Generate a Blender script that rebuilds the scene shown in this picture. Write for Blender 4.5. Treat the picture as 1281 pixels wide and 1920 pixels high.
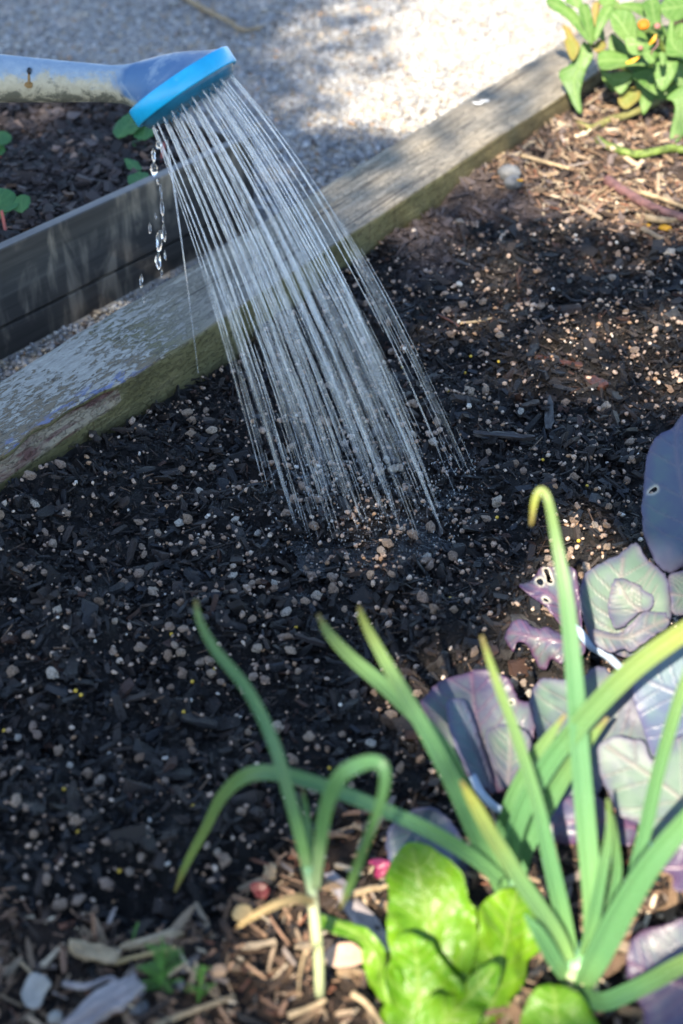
import bpy, bmesh, math, random
import numpy as np
from mathutils import Vector, Matrix, noise as mnoise
from mathutils.geometry import delaunay_2d_cdt

for o in list(bpy.data.objects): bpy.data.objects.remove(o)
R = math.radians
random.seed(7); rng = np.random.default_rng(11)
scene = bpy.context.scene
COL = scene.collection

# ------------------------------------------------------------------ camera
CAM_H, PITCH, LENS = 0.80, 37.0, 50.0
cd = bpy.data.cameras.new('camera'); cam = bpy.data.objects.new('camera', cd); COL.objects.link(cam)
cam.location = (0, 0, CAM_H); cam.rotation_euler = (R(90 - PITCH), 0, 0)
cd.lens = LENS; cd.sensor_fit = 'VERTICAL'; cd.sensor_height = 36; cd.sensor_width = 24
cd.clip_start = 0.02; cd.clip_end = 500
cd.dof.use_dof = True; cd.dof.focus_distance = 1.36; cd.dof.aperture_fstop = 4.2
scene.camera = cam
# ------------------------------------------------------------------ light
SUN_AZ, SUN_EL = 198.0, 44.0          # compass from +Y clockwise: behind the camera, a little to the left
_a, _e = R(SUN_AZ), R(SUN_EL)
S = Vector((math.sin(_a) * math.cos(_e), math.cos(_a) * math.cos(_e), math.sin(_e)))   # towards the sun
w = bpy.data.worlds.new('World'); scene.world = w; w.use_nodes = True
nt = w.node_tree; sk = nt.nodes.new('ShaderNodeTexSky'); sk.sky_type = 'NISHITA'; sk.sun_disc = False
sk.sun_elevation = _e; sk.sun_rotation = _a; sk.air_density = 1.0; sk.dust_density = 0.6; sk.ozone_density = 1.5
bg = nt.nodes['Background']; bg.inputs['Strength'].default_value = 0.12
nt.links.new(sk.outputs[0], bg.inputs[0])
sl = bpy.data.lights.new('sun', 'SUN'); sun = bpy.data.objects.new('sun', sl); COL.objects.link(sun)
sl.energy = 5.0; sl.angle = R(0.53); sl.color = (1.0, 0.88, 0.71)
sun.rotation_euler = S.to_track_quat('Z', 'Y').to_euler()
vs = scene.view_settings; vs.view_transform = 'Standard'; vs.look = 'None'; vs.gamma = 1.0; vs.exposure = 1.75
vs.use_curve_mapping = False
cy = scene.cycles
cy.max_bounces = 8; cy.transparent_max_bounces = 24; cy.caustics_reflective = False; cy.caustics_refractive = False
try: cy.use_denoising = True
except Exception: pass

# ------------------------------------------------------------------ helpers
FPX = 1920 * LENS / 36.0
cP, sP = math.cos(R(PITCH)), math.sin(R(PITCH))
C0 = Vector((0, 0, CAM_H))
RIGHT = Vector((1, 0, 0)); UP = Vector((0, sP, cP)); BACK = Vector((0, -cP, sP))
def ray(u, v):
    a = (u - 640.5) / FPX; b = (960 - v) / FPX
    return Vector((a, b * sP + cP, b * cP - sP))
def at_t(u, v, t): return C0 + ray(u, v) * t
def at_z(u, v, z=0.0):
    r = ray(u, v); return C0 + r * ((z - CAM_H) / r.z)
def at_y(u, v, y):
    r = ray(u, v); return C0 + r * (y / r.y)
def at_plane(u, v, P, n):
    r = ray(u, v); return C0 + r * ((P - C0).dot(n) / r.dot(n))
def to_px(x, y, z):
    d = y * cP - (z - CAM_H) * sP
    up = y * sP + (z - CAM_H) * cP
    return 640.5 + FPX * x / d, 960 - FPX * up / d
def depth_of(p): return p.y * cP - (p.z - CAM_H) * sP

def hash2(ix, iy, seed):
    h = (ix.astype(np.int64) * 374761393 + iy.astype(np.int64) * 668265263 + seed * 974634721) & 0x7fffffff
    h = ((h ^ (h >> 13)) * 1274126177) & 0x7fffffff
    return ((h ^ (h >> 16)) & 0xffff) / 65535.0
def vnoise(x, y, scale, seed=0):
    x = np.asarray(x, float) * scale; y = np.asarray(y, float) * scale
    ix, iy = np.floor(x), np.floor(y); fx, fy = x - ix, y - iy
    fx = fx * fx * (3 - 2 * fx); fy = fy * fy * (3 - 2 * fy)
    a = hash2(ix, iy, seed); b = hash2(ix + 1, iy, seed); c = hash2(ix, iy + 1, seed); d = hash2(ix + 1, iy + 1, seed)
    return (a * (1 - fx) + b * fx) * (1 - fy) + (c * (1 - fx) + d * fx) * fy

def link(name, me, mat=None, parent=None, loc=None):
    o = bpy.data.objects.new(name, me); COL.objects.link(o)
    if mat is not None and me is not None:
        if not me.materials: me.materials.append(mat)
    if parent is not None: o.parent = parent
    if loc is not None: o.location = loc
    return o
def tag(o, label=None, cat=None, group=None, kind=None):
    if label: o['label'] = label
    if cat: o['category'] = cat
    if group: o['group'] = group
    if kind: o['kind'] = kind
    return o
def empty(name, loc, label, cat, group=None):
    o = bpy.data.objects.new(name, None); COL.objects.link(o); o.location = loc; o.empty_display_size = 0.02
    return tag(o, label, cat, group)
def child(o, root):
    """parent keeping world coordinates (roots are un-rotated empties)"""
    o.parent = root; o.matrix_parent_inverse = Matrix.Translation(-Vector(root.location)); return o
def smooth(me, on=True):
    me.polygons.foreach_set('use_smooth', [on] * len(me.polygons)); me.update()
def mesh_np(name, V, F, col=None, sm=False):
    """V (n,3) float, F (m,k) int, col (n,4)"""
    me = bpy.data.meshes.new(name); V = np.asarray(V, np.float32); F = np.asarray(F, np.int32)
    k = F.shape[1]
    me.vertices.add(len(V)); me.vertices.foreach_set('co', V.ravel())
    me.loops.add(F.size); me.loops.foreach_set('vertex_index', F.ravel())
    me.polygons.add(len(F)); me.polygons.foreach_set('loop_start', np.arange(0, F.size, k, dtype=np.int32))
    me.polygons.foreach_set('loop_total', np.full(len(F), k, np.int32))
    me.polygons.foreach_set('use_smooth', np.full(len(F), sm, bool))
    me.update(calc_edges=True)
    if col is not None:
        at = me.attributes.new('col', 'FLOAT_COLOR', 'POINT'); at.data.foreach_set('color', np.asarray(col, np.float32).ravel())
    return me
def float_attr(me, name, vals):
    at = me.attributes.new(name, 'FLOAT', 'POINT'); at.data.foreach_set('value', np.asarray(vals, np.float32))
def catmull(pts, n, closed=False):
    P = [np.array(p, float) for p in pts]; out = []
    m = len(P); segs = m if closed else m - 1
    for i in range(segs):
        p1, p2 = P[i], P[(i + 1) % m]
        p0 = P[(i - 1) % m] if (closed or i > 0) else 2 * p1 - p2
        p3 = P[(i + 2) % m] if (closed or i + 2 < m) else 2 * p2 - p1
        for k in range(n):
            t = k / n
            out.append(0.5 * (2 * p1 + (p2 - p0) * t + (2 * p0 - 5 * p1 + 4 * p2 - p3) * t * t + (3 * p1 - p0 - 3 * p2 + p3) * t ** 3))
    if not closed: out.append(P[-1])
    return np.array(out)
def inside(px, py, poly):
    px = np.asarray(px); py = np.asarray(py); r = np.zeros(px.shape, bool); n = len(poly)
    for i in range(n):
        x0, y0 = poly[i]; x1, y1 = poly[(i + 1) % n]
        if y0 == y1: continue
        c = ((y0 > py) != (y1 > py)) & (px < (x1 - x0) * (py - y0) / (y1 - y0) + x0)
        r ^= c
    return r
def dist_poly(px, py, pts, closed=False):
    d = np.full(np.shape(px), 1e9); n = len(pts)
    for i in range(n if closed else n - 1):
        x0, y0 = pts[i][:2]; x1, y1 = pts[(i + 1) % n][:2]
        dx, dy = x1 - x0, y1 - y0; L = dx * dx + dy * dy + 1e-9
        t = np.clip(((px - x0) * dx + (py - y0) * dy) / L, 0, 1)
        d = np.minimum(d, np.hypot(px - x0 - t * dx, py - y0 - t * dy))
    return d

def tube_mesh(name, pts, radii, sides=10, caps=True, col=None):
    P = [Vector(p) for p in pts]; n = len(P); V = []; F = []
    prev = None
    for i in range(n):
        t = (P[min(i + 1, n - 1)] - P[max(i - 1, 0)]).normalized()
        if prev is None:
            a = Vector((0, 0, 1)) if abs(t.z) < 0.9 else Vector((1, 0, 0)); x = t.cross(a).normalized()
        else: x = (prev - t * prev.dot(t)).normalized()
        prev = x; y = t.cross(x)
        for k in range(sides):
            an = 2 * math.pi * k / sides
            V.append(P[i] + (x * math.cos(an) + y * math.sin(an)) * radii[i])
    for i in range(n - 1):
        for k in range(sides):
            k2 = (k + 1) % sides
            F.append((i * sides + k, i * sides + k2, (i + 1) * sides + k2, (i + 1) * sides + k))
    if caps:
        F.append(tuple(range(sides - 1, -1, -1))); F.append(tuple((n - 1) * sides + k for k in range(sides)))
    me = bpy.data.meshes.new(name); me.from_pydata([tuple(v) for v in V], [], F); smooth(me)
    float_attr(me, 'along', [i / (n - 1) for i in range(n) for k in range(sides)])
    return me

# ------------------------------------------------------------------ material helper
class M:
    def __init__(self, name):
        self.m = bpy.data.materials.new(name); self.m.use_nodes = True
        self.t = self.m.node_tree; self.p = self.t.nodes['Principled BSDF']; self.out = self.t.nodes['Material Output']
    def n(self, typ, **kw):
        nd = self.t.nodes.new(typ)
        for k, v in kw.items(): setattr(nd, k, v)
        return nd
    def set(self, sock, v):
        if hasattr(v, 'is_output'): self.t.links.new(v, sock)
        elif isinstance(v, (tuple, list)) and len(v) == 3 and sock.type == 'RGBA': sock.default_value = (*v, 1)
        elif sock.type == 'RGBA' and isinstance(v, (int, float)): sock.default_value = (v, v, v, 1)
        else: sock.default_value = v
    def P(self, **kw):
        names = dict(color='Base Color', rough='Roughness', spec='Specular IOR Level', metal='Metallic', trans='Transmission Weight', ior='IOR', normal='Normal', coat='Coat Weight', coatr='Coat Roughness', sss='Subsurface Weight', alpha='Alpha')
        for k, v in kw.items(): self.set(self.p.inputs[names[k]], v)
        return self
    def coord(self, kind='Object', scale=(1, 1, 1)):
        tc = self.n('ShaderNodeTexCoord'); mp = self.n('ShaderNodeMapping'); mp.inputs['Scale'].default_value = scale
        self.t.links.new(tc.outputs[kind], mp.inputs[0]); return mp.outputs[0]
    def noise(self, vec, scale, detail=4, rough=0.55, dist=0.0):
        nd = self.n('ShaderNodeTexNoise'); self.set(nd.inputs['Vector'], vec); nd.inputs['Scale'].default_value = scale
        nd.inputs['Detail'].default_value = detail; nd.inputs['Roughness'].default_value = rough; nd.inputs['Distortion'].default_value = dist
        return nd.outputs['Fac']
    def voro(self, vec, scale, feature='F1'):
        nd = self.n('ShaderNodeTexVoronoi'); nd.feature = feature; self.set(nd.inputs['Vector'], vec); nd.inputs['Scale'].default_value = scale
        return nd.outputs['Distance']
    def ramp(self, fac, stops, interp='LINEAR'):
        nd = self.n('ShaderNodeValToRGB'); self.set(nd.inputs[0], fac); cr = nd.color_ramp; cr.interpolation = interp
        while len(cr.elements) < len(stops): cr.elements.new(0.5)
        for e, (p, c) in zip(cr.elements, stops):
            e.position = p; e.color = (c, c, c, 1) if isinstance(c, (int, float)) else (*c, 1)
        return nd.outputs[0]
    def mix(self, fac, a, b, mode='MIX'):
        nd = self.n('ShaderNodeMix'); nd.data_type = 'RGBA'; nd.blend_type = mode
        self.set(nd.inputs[0], fac); self.set(nd.inputs[6], a); self.set(nd.inputs[7], b); return nd.outputs[2]
    def math(self, op, a, b=0.0, c=None):
        nd = self.n('ShaderNodeMath'); nd.operation = op; self.set(nd.inputs[0], a); self.set(nd.inputs[1], b)
        if c is not None: self.set(nd.inputs[2], c)
        return nd.outputs[0]
    def attr(self, name, out='Fac'):
        nd = self.n('ShaderNodeAttribute'); nd.attribute_name = name; return nd.outputs[out]
    def rand(self): return self.n('ShaderNodeObjectInfo').outputs['Random']
    def bump(self, h, strength=0.3, dist=0.002):
        nd = self.n('ShaderNodeBump'); nd.inputs['Strength'].default_value = strength; nd.inputs['Distance'].default_value = dist
        self.set(nd.inputs['Height'], h); return nd.outputs[0]
    def sep(self, vec):
        nd = self.n('ShaderNodeSeparateXYZ'); self.set(nd.inputs[0], vec); return nd.outputs
    def translucent(self, color, fac):
        tr = self.n('ShaderNodeBsdfTranslucent'); self.set(tr.inputs[0], color)
        mx = self.n('ShaderNodeMixShader'); self.set(mx.inputs[0], fac)
        self.t.links.new(self.p.outputs[0], mx.inputs[1]); self.t.links.new(tr.outputs[0], mx.inputs[2]); self.t.links.new(mx.outputs[0], self.out.inputs[0])
        return self

MAT = {}
# --- soil: colour from attribute 'col' (rgb) and wetness from its alpha
def soil_stuff_mat(name, bumps=900, wet_gloss=0.28, dry=0.95):
    m = M(name); nd = m.n('ShaderNodeAttribute'); nd.attribute_name = 'col'
    v = m.coord('Object'); n1 = m.noise(v, bumps, 3)
    c = m.mix(1.0, nd.outputs['Color'], m.ramp(n1, [(0.25, 0.55), (0.75, 1.35)]), 'MULTIPLY')
    rr = m.n('ShaderNodeMapRange'); m.set(rr.inputs[0], nd.outputs['Alpha']); rr.inputs[3].default_value = dry; rr.inputs[4].default_value = wet_gloss
    m.P(color=c, rough=rr.outputs[0], spec=0.38, normal=m.bump(n1, 0.8, 0.0016)); return m.m
MAT['soil'] = soil_stuff_mat('wet_potting_mix', wet_gloss=0.20)
MAT['dry_stuff'] = soil_stuff_mat('dry_bits', 500, 0.6, 0.9)
def grain_mat(name, obj):
    m = M(name); v = m.coord('Object' if not obj else 'Generated')
    if obj:
        r = m.rand(); base = m.ramp(r, [(0, (0.36, 0.24, 0.165)), (0.3, (0.53, 0.395, 0.29)), (0.6, (0.44, 0.32, 0.25)), (0.85, (0.62, 0.51, 0.40)), (0.95, (0.72, 0.69, 0.62)), (1.0, (0.42, 0.25, 0.14))])
        tc = m.n('ShaderNodeTexCoord'); n1 = m.noise(tc.outputs['Object'], 6, 4, 0.75); n2 = m.voro(tc.outputs['Object'], 5.5)
    else:
        base = m.attr('col', 'Color'); n1 = m.noise(v, 700, 4, 0.7); n2 = m.voro(v, 900)
    c = m.mix(m.ramp(n1, [(0.34, 0.95), (0.50, 0.0)]), base, (0.035, 0.025, 0.022))
    c = m.mix(m.ramp(n2, [(0.06, 0.8), (0.26, 0.0)]), c, (0.05, 0.035, 0.03))
    m.P(color=c, rough=0.55, spec=0.4, normal=m.bump(n1, 0.7, 0.0015 if not obj else 0.15)); return m.m
MAT['grain_obj'] = grain_mat('perlite_grain', True); MAT['grain'] = grain_mat('perlite_fine', False)
def chip_mat(name, stops, rough, grain_scale, spec=0.5):
    m = M(name); tc = m.n('ShaderNodeTexCoord'); mp = m.n('ShaderNodeMapping'); m.t.links.new(tc.outputs['Object'], mp.inputs[0])
    mp.inputs['Scale'].default_value = (0.6, 6, 6)
    n1 = m.noise(mp.outputs[0], grain_scale, 5, 0.6)
    c = m.mix(1.0, m.ramp(m.rand(), stops), m.ramp(n1, [(0.3, 0.5), (0.7, 1.5)]), 'MULTIPLY')
    m.P(color=c, rough=rough, spec=spec, normal=m.bump(n1, 0.6, 0.12)); return m.m
MAT['bark'] = chip_mat('wet_bark', [(0, (0.010, 0.010, 0.012)), (0.4, (0.018, 0.017, 0.019)), (0.7, (0.030, 0.025, 0.023)), (0.9, (0.055, 0.036, 0.027)), (1, (0.030, 0.031, 0.037))], 0.40, 2.0)
MAT['wood_chip'] = chip_mat('dry_wood_chip', [(0, (0.19, 0.115, 0.07)), (0.25, (0.34, 0.245, 0.155)), (0.5, (0.22, 0.135, 0.085)), (0.7, (0.46, 0.37, 0.26)), (0.85, (0.10, 0.065, 0.045)), (1, (0.30, 0.25, 0.22))], 0.8, 2.0, 0.25)

def simple(name, color, rough=0.5, spec=0.5, nscale=None, var=0.35, bump=0.2, bd=0.001):
    m = M(name)
    if nscale:
        n1 = m.noise(m.coord('Object'), nscale, 5, 0.6)
        c = m.mix(1.0, color, m.ramp(n1, [(0.3, 1 - var), (0.7, 1 + var)]), 'MULTIPLY')
        m.P(color=c, rough=rough, spec=spec, normal=m.bump(n1, bump, bd))
    else: m.P(color=color, rough=rough, spec=spec)
    return m.m

# --- old sleeper: x runs along the timber, z up, y = across (front face at y=0)
def beam_mat():
    m = M('weathered_sleeper'); tc = m.n('ShaderNodeTexCoord'); ob = tc.outputs['Object']
    geo = m.n('ShaderNodeNewGeometry')
    def sc(s):
        mp = m.n('ShaderNodeMapping'); mp.inputs['Scale'].default_value = s; m.t.links.new(ob, mp.inputs[0]); return mp.outputs[0]
    x, y, z = m.sep(ob)
    fine = m.noise(sc((9, 160, 160)), 1.0, 6, 0.62, 0.4)
    mid = m.noise(sc((5, 42, 42)), 1.0, 5, 0.6, 0.8)
    crack = m.noise(sc((2.2, 60, 60)), 1.0, 3, 0.5, 0.6)
    big = m.noise(sc((6, 14, 14)), 1.0, 4, 0.6)
    spk = m.noise(sc((110, 190, 190)), 1.0, 3, 0.6)
    wood = m.ramp(fine, [(0.28, (0.10, 0.082, 0.055)), (0.43, (0.215, 0.185, 0.135)), (0.58, (0.30, 0.265, 0.205)), (0.75, (0.40, 0.365, 0.295))])
    wood = m.mix(m.ramp(big, [(0.40, 0.0), (0.68, 0.55)]), wood, (0.17, 0.16, 0.14))
    wood = m.mix(m.ramp(crack, [(0.33, 0.9), (0.39, 0.0)]), wood, (0.06, 0.05, 0.04))
    wood = m.mix(m.ramp(spk, [(0.66, 0.0), (0.72, 0.7)]), wood, (0.07, 0.055, 0.045))
    # left stretch: damp, brown, with flaking pale crust and smears of blue by the front edge
    leftw = m.ramp(m.math('ADD', x, m.math('MULTIPLY', m.math('SUBTRACT', big, 0.5), 0.12)), [(0.24, 1.0), (0.36, 0.0)])
    damp = m.mix(mid, (0.105, 0.075, 0.042), (0.24, 0.185, 0.115))
    olive = m.ramp(m.math('ADD', x, m.math('MULTIPLY', m.math('SUBTRACT', mid, 0.5), 0.08)), [(0.21, 0.0), (0.24, 0.8), (0.33, 0.7), (0.40, 0.0)])
    damp = m.mix(olive, damp, (0.125, 0.115, 0.045))
    flk = m.noise(sc((70, 190, 190)), 1.0, 8, 0.76, 0.5)
    fl2 = m.math('ADD', flk, m.math('MULTIPLY', y, 0.9))
    fl2 = m.math('ADD', fl2, m.ramp(x, [(0.0, 0.0), (0.10, 0.03), (0.17, 0.10), (0.24, 0.02)]))
    flake = m.ramp(fl2, [(0.56, 0.0), (0.59, 1.0)])
    crust = m.mix(m.noise(sc((70, 240, 240)), 1.0, 5, 0.7), (0.07, 0.064, 0.05), (0.58, 0.55, 0.48))
    damp = m.mix(m.ramp(spk, [(0.56, 0.0), (0.64, 0.8)]), damp, (0.045, 0.035, 0.025))
    damp = m.mix(flake, damp, crust)
    edge = m.ramp(m.math('ADD', y, m.math('MULTIPLY', m.math('SUBTRACT', mid, 0.5), 0.05)), [(0.0, 1.0), (0.016, 0.85), (0.026, 0.0)])
    bl = m.math('MULTIPLY', m.math('MULTIPLY', edge, m.ramp(m.noise(sc((26, 70, 70)), 1.0, 5, 0.65, 1.0), [(0.53, 0.0), (0.57, 1.0)])), m.ramp(x, [(0.17, 1.0), (0.23, 0.0)]))
    damp = m.mix(bl, damp, m.mix(mid, (0.06, 0.13, 0.36), (0.22, 0.21, 0.26)))
    top = m.mix(leftw, wood, damp)
    # front face: green algae, dark runs
    al = m.noise(sc((14, 40, 30)), 1.0, 5, 0.6)
    front = m.ramp(al, [(0.25, (0.07, 0.06, 0.025)), (0.5, (0.125, 0.115, 0.048)), (0.75, (0.19, 0.17, 0.085))])
    drip = m.noise(sc((150, 1, 7)), 1.0, 2, 0.5)
    front = m.mix(m.ramp(drip, [(0.66, 0.0), (0.73, 0.75)]), front, (0.045, 0.028, 0.008))
    front = m.mix(m.ramp(m.noise(sc((3, 10, 130)), 1.0, 3), [(0.70, 0.0), (0.74, 0.5)]), front, (0.05, 0.04, 0.02))
    front = m.mix(m.ramp(x, [(0.75, 0.0), (1.5, 0.55)]), front, (0.12, 0.085, 0.045))  # far end browned in the colour, standing in for its different lighting
    nn = m.n('ShaderNodeAttribute'); nn.attribute_name = 'zone'
    bare = m.mix(m.ramp(m.noise(sc((14, 40, 60)), 1.0, 5, .65, .8), [(0.42, 0.0), (0.56, 1.0)]), (0.24, 0.205, 0.14), (0.10, 0.045, 0.035))
    bare = m.mix(m.ramp(spk, [(0.6, 0.0), (0.66, 0.8)]), bare, (0.08, 0.04, 0.03))
    f = nn.outputs['Fac']
    c = m.mix(m.ramp(f, [(0.2, 0.0), (0.3, 1.0)]), top, front)
    c = m.mix(m.ramp(f, [(0.7, 0.0), (0.8, 1.0)]), c, bare)
    rough = m.mix(leftw, 0.75, m.ramp(mid, [(0.35, 0.42), (0.65, 0.8)]))
    hgt = m.math('ADD', m.math('MULTIPLY', fine, 0.6), m.math('MULTIPLY', m.math('ADD', flake, crack), 0.5))
    m.P(color=c, rough=rough, spec=0.4, normal=m.bump(hgt, 0.9, 0.004)); return m.m
MAT['beam'] = beam_mat()
def plank_mat():
    m = M('black_stained_plank'); ob = m.n('ShaderNodeTexCoord').outputs['Object']
    def sc(s):
        mp = m.n('ShaderNodeMapping'); mp.inputs['Scale'].default_value = s; m.t.links.new(ob, mp.inputs[0]); return mp.outputs[0]
    z = m.sep(ob)[2]
    g = m.noise(sc((5, 60, 110)), 1, 6, 0.6); s_ = m.noise(sc((16, 10, 9)), 1, 4, 0.6, 0.6); v = m.noise(sc((70, 10, 11)), 1, 3, 0.5)
    c = m.ramp(g, [(0.25, (0.030, 0.028, 0.026)), (0.55, (0.062, 0.058, 0.053)), (0.8, (0.125, 0.115, 0.10))])
    worn = m.math('MULTIPLY', m.ramp(s_, [(0.47, 0.0), (0.62, 1.0)]), m.ramp(v, [(0.42, 0.10), (0.60, 1.0)]))
    c = m.mix(worn, c, (0.26, 0.22, 0.17))
    topf = m.attr('zone'); c = m.mix(m.math('MULTIPLY', topf, m.ramp(g, [(0.3, 0.6), (0.7, 1.0)])), c, (0.20, 0.19, 0.18))
    m.P(color=c, rough=0.62, spec=0.4, normal=m.bump(g, 0.4, 0.0015)); return m.m
MAT['plank'] = plank_mat()
MAT['gravel'] = soil_stuff_mat('gravel_stones', 300, 0.55, 0.85)
MAT['gravel_base'] = simple('gravel_dust', (0.38, 0.35, 0.30), 0.95, 0.2, 120, 0.5, 0.6, 0.004)
def soil_base_mat():
    m = M('fine_soil'); v = m.coord('Object'); n1 = m.noise(v, 500, 5, 0.7); nd = m.n('ShaderNodeAttribute'); nd.attribute_name = 'col'
    c = m.mix(1.0, nd.outputs['Color'], m.ramp(n1, [(0.3, 0.5), (0.7, 1.6)]), 'MULTIPLY')
    rr = m.n('ShaderNodeMapRange'); m.set(rr.inputs[0], nd.outputs['Alpha']); rr.inputs[3].default_value = 0.95; rr.inputs[4].default_value = 0.55
    m.P(color=c, rough=rr.outputs[0], spec=0.4, normal=m.bump(n1, 1.0, 0.004)); return m.m
MAT['soil_base'] = soil_base_mat()

# --- plants
def leek_mat():
    m = M('leek_leaf'); a = m.attr('along'); yel = m.attr('yellow'); v = m.coord('Object')
    n1 = m.noise(v, 60, 3); ridge = m.attr('across')
    g = m.ramp(a, [(0.0, (0.40, 0.50, 0.28)), (0.14, (0.17, 0.34, 0.12)), (0.35, (0.085, 0.215, 0.095)), (0.7, (0.080, 0.205, 0.085)), (1.0, (0.11, 0.225, 0.07))])
    c = m.mix(m.math('MULTIPLY', yel, m.ramp(n1, [(0.3, 0.75), (0.7, 1.0)])), g, (0.42, 0.37, 0.06))
    c = m.mix(m.ramp(a, [(0.93, 0.0), (0.985, 0.8)]), c, (0.24, 0.15, 0.06))
    wv = m.n('ShaderNodeTexWave'); wv.inputs['Scale'].default_value = 1.5; wv.inputs['Distortion'].default_value = 0.6; cx = m.n('ShaderNodeCombineXYZ'); m.set(cx.inputs[0], ridge); m.t.links.new(cx.outputs[0], wv.inputs[0])
    c = m.mix(m.math('MULTIPLY', wv.outputs['Fac'], 0.22), c, (0.17, 0.32, 0.10))
    c = m.mix(m.ramp(m.noise(v, 210, 4, 0.7), [(0.55, 0.0), (0.75, 0.22)]), c, (0.20, 0.30, 0.18))
    c = m.mix(m.ramp(m.noise(v, 330, 2, 0.5), [(0.72, 0.0), (0.76, 0.7)]), c, (0.10, 0.07, 0.04))
    m.P(color=c, rough=0.34, spec=0.55, normal=m.bump(wv.outputs['Fac'], 0.3, 0.0008)); m.translucent(m.mix(0.5, c, (0.35, 0.62, 0.06)), 0.28); return m.m
MAT['leek'] = leek_mat()
def leaf_mat(name, stops, vein, transl, tfac, rough=0.45, margin=None, nsc=25, spec=0.5, vs_=0.6, blister=0.0):
    m = M(name); v = m.coord('Object'); n1 = m.noise(v, nsc, 4, 0.6); n2 = m.noise(v, nsc * 9, 3)
    c = m.ramp(m.math('ADD', n1, m.math('MULTIPLY', m.math('SUBTRACT', n2, 0.5), 0.18)), stops)
    if margin is not None:
        c = m.mix(m.math('MULTIPLY', m.attr('edge'), m.ramp(n1, [(0.3, 0.5), (0.7, 1.0)])), c, margin)
    c = m.mix(m.math('MULTIPLY', m.attr('vein'), vs_), c, vein)
    c = m.mix(m.attr('scar'), c, (0.55, 0.52, 0.42))
    h = m.math('ADD', m.math('MULTIPLY', n2, 0.3), m.attr('vein'))
    if blister: h = m.math('ADD', h, m.math('MULTIPLY', m.voro(v, blister), 1.3))
    m.P(color=c, rough=rough, spec=spec, normal=m.bump(h, 0.6, 0.002)); m.translucent(m.mix(0.6, c, transl), tfac); return m.m
MAT['cabbage'] = leaf_mat('red_cabbage_leaf', [(0.30, (0.070, 0.072, 0.110)), (0.40, (0.085, 0.11, 0.118)), (0.50, (0.10, 0.150, 0.115)), (0.70, (0.085, 0.142, 0.095))], (0.19, 0.155, 0.15), (0.16, 0.22, 0.10), 0.10, 0.5, (0.075, 0.05, 0.12), 11, 0.35, 0.75)
MAT['cabbage_purple'] = leaf_mat('purple_cabbage_leaf', [(0.30, (0.038, 0.030, 0.070)), (0.42, (0.062, 0.056, 0.105)), (0.52, (0.085, 0.092, 0.125)), (0.66, (0.095, 0.130, 0.115))], (0.18, 0.065, 0.11), (0.14, 0.07, 0.10), 0.12, 0.40, (0.06, 0.022, 0.07), 17, 0.45, 0.5)
MAT['cabbage_blue'] = leaf_mat('blue_cabbage_leaf', [(0.30, (0.06, 0.07, 0.135)), (0.43, (0.068, 0.095, 0.15)), (0.55, (0.08, 0.13, 0.145)), (0.70, (0.068, 0.095, 0.14)), (0.8, (0.09, 0.078, 0.13))], (0.14, 0.12, 0.165), (0.1, 0.13, 0.1), 0.08, 0.45, (0.08, 0.065, 0.14), 12, 0.45, 0.55)
MAT['lettuce'] = leaf_mat('lettuce_leaf', [(0.3, (0.065, 0.19, 0.008)), (0.5, (0.11, 0.26, 0.010)), (0.72, (0.18, 0.33, 0.015))], (0.28, 0.40, 0.08), (0.34, 0.62, 0.01), 0.38, 0.40, None, 22, 0.45, 0.7, 110)
MAT['marigold'] = leaf_mat('marigold_leaf', [(0.3, (0.055, 0.13, 0.025)), (0.5, (0.085, 0.18, 0.036)), (0.75, (0.14, 0.23, 0.06))], (0.20, 0.30, 0.10), (0.20, 0.40, 0.03), 0.24, 0.5, None, 14, 0.4, 0.7)
MAT['marigold_old'] = leaf_mat('yellowing_leaf', [(0.3, (0.11, 0.17, 0.03)), (0.5, (0.19, 0.22, 0.04)), (0.72, (0.30, 0.25, 0.07))], (0.28, 0.28, 0.11), (0.28, 0.30, 0.05), 0.3, 0.55, (0.26, 0.17, 0.05), 20, 0.3, 0.5)
MAT['strawberry'] = leaf_mat('strawberry_leaf', [(0.3, (0.03, 0.12, 0.035)), (0.7, (0.06, 0.19, 0.06))], (0.12, 0.26, 0.08), (0.15, 0.4, 0.04), 0.2, 0.45, None, 30)
MAT['stem_green'] = simple('green_stem', (0.105, 0.15, 0.032), 0.6, 0.35, 130, 0.7, 0.5, 0.002)
MAT['stem_brown'] = simple('old_stem', (0.15, 0.145, 0.05), 0.7, 0.3, 60, 0.5, 0.5, 0.003)
MAT['stem_red'] = simple('red_stem', (0.36, 0.09, 0.07), 0.5, 0.4, 60, 0.3)
MAT['petiole'] = simple('waxy_petiole', (0.30, 0.38, 0.48), 0.45, 0.4, 40, 0.25)
MAT['orange'] = simple('orange_floret', (0.42, 0.13, 0.006), 0.6, 0.3, 400, 0.4, 0.6, 0.002)
MAT['petal'] = simple('yellow_petal', (0.45, 0.24, 0.015), 0.5, 0.3, 60, 0.15)
MAT['sepal'] = simple('green_sepal', (0.10, 0.18, 0.05), 0.6, 0.3, 90, 0.3)
MAT['bud'] = simple('brown_bud', (0.22, 0.10, 0.09), 0.7, 0.3, 200, 0.4)
MAT['straw'] = simple('dry_straw', (0.30, 0.225, 0.135), 0.7, 0.3, 120, 0.35, 0.3)
MAT['dry_leaf'] = simple('dry_leek_leaf', (0.36, 0.26, 0.12), 0.65, 0.3, 60, 0.3)
MAT['stick'] = simple('purple_stick', (0.13, 0.065, 0.06), 0.5, 0.5, 90, 0.5, 0.4)
MAT['driftwood'] = None
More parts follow.
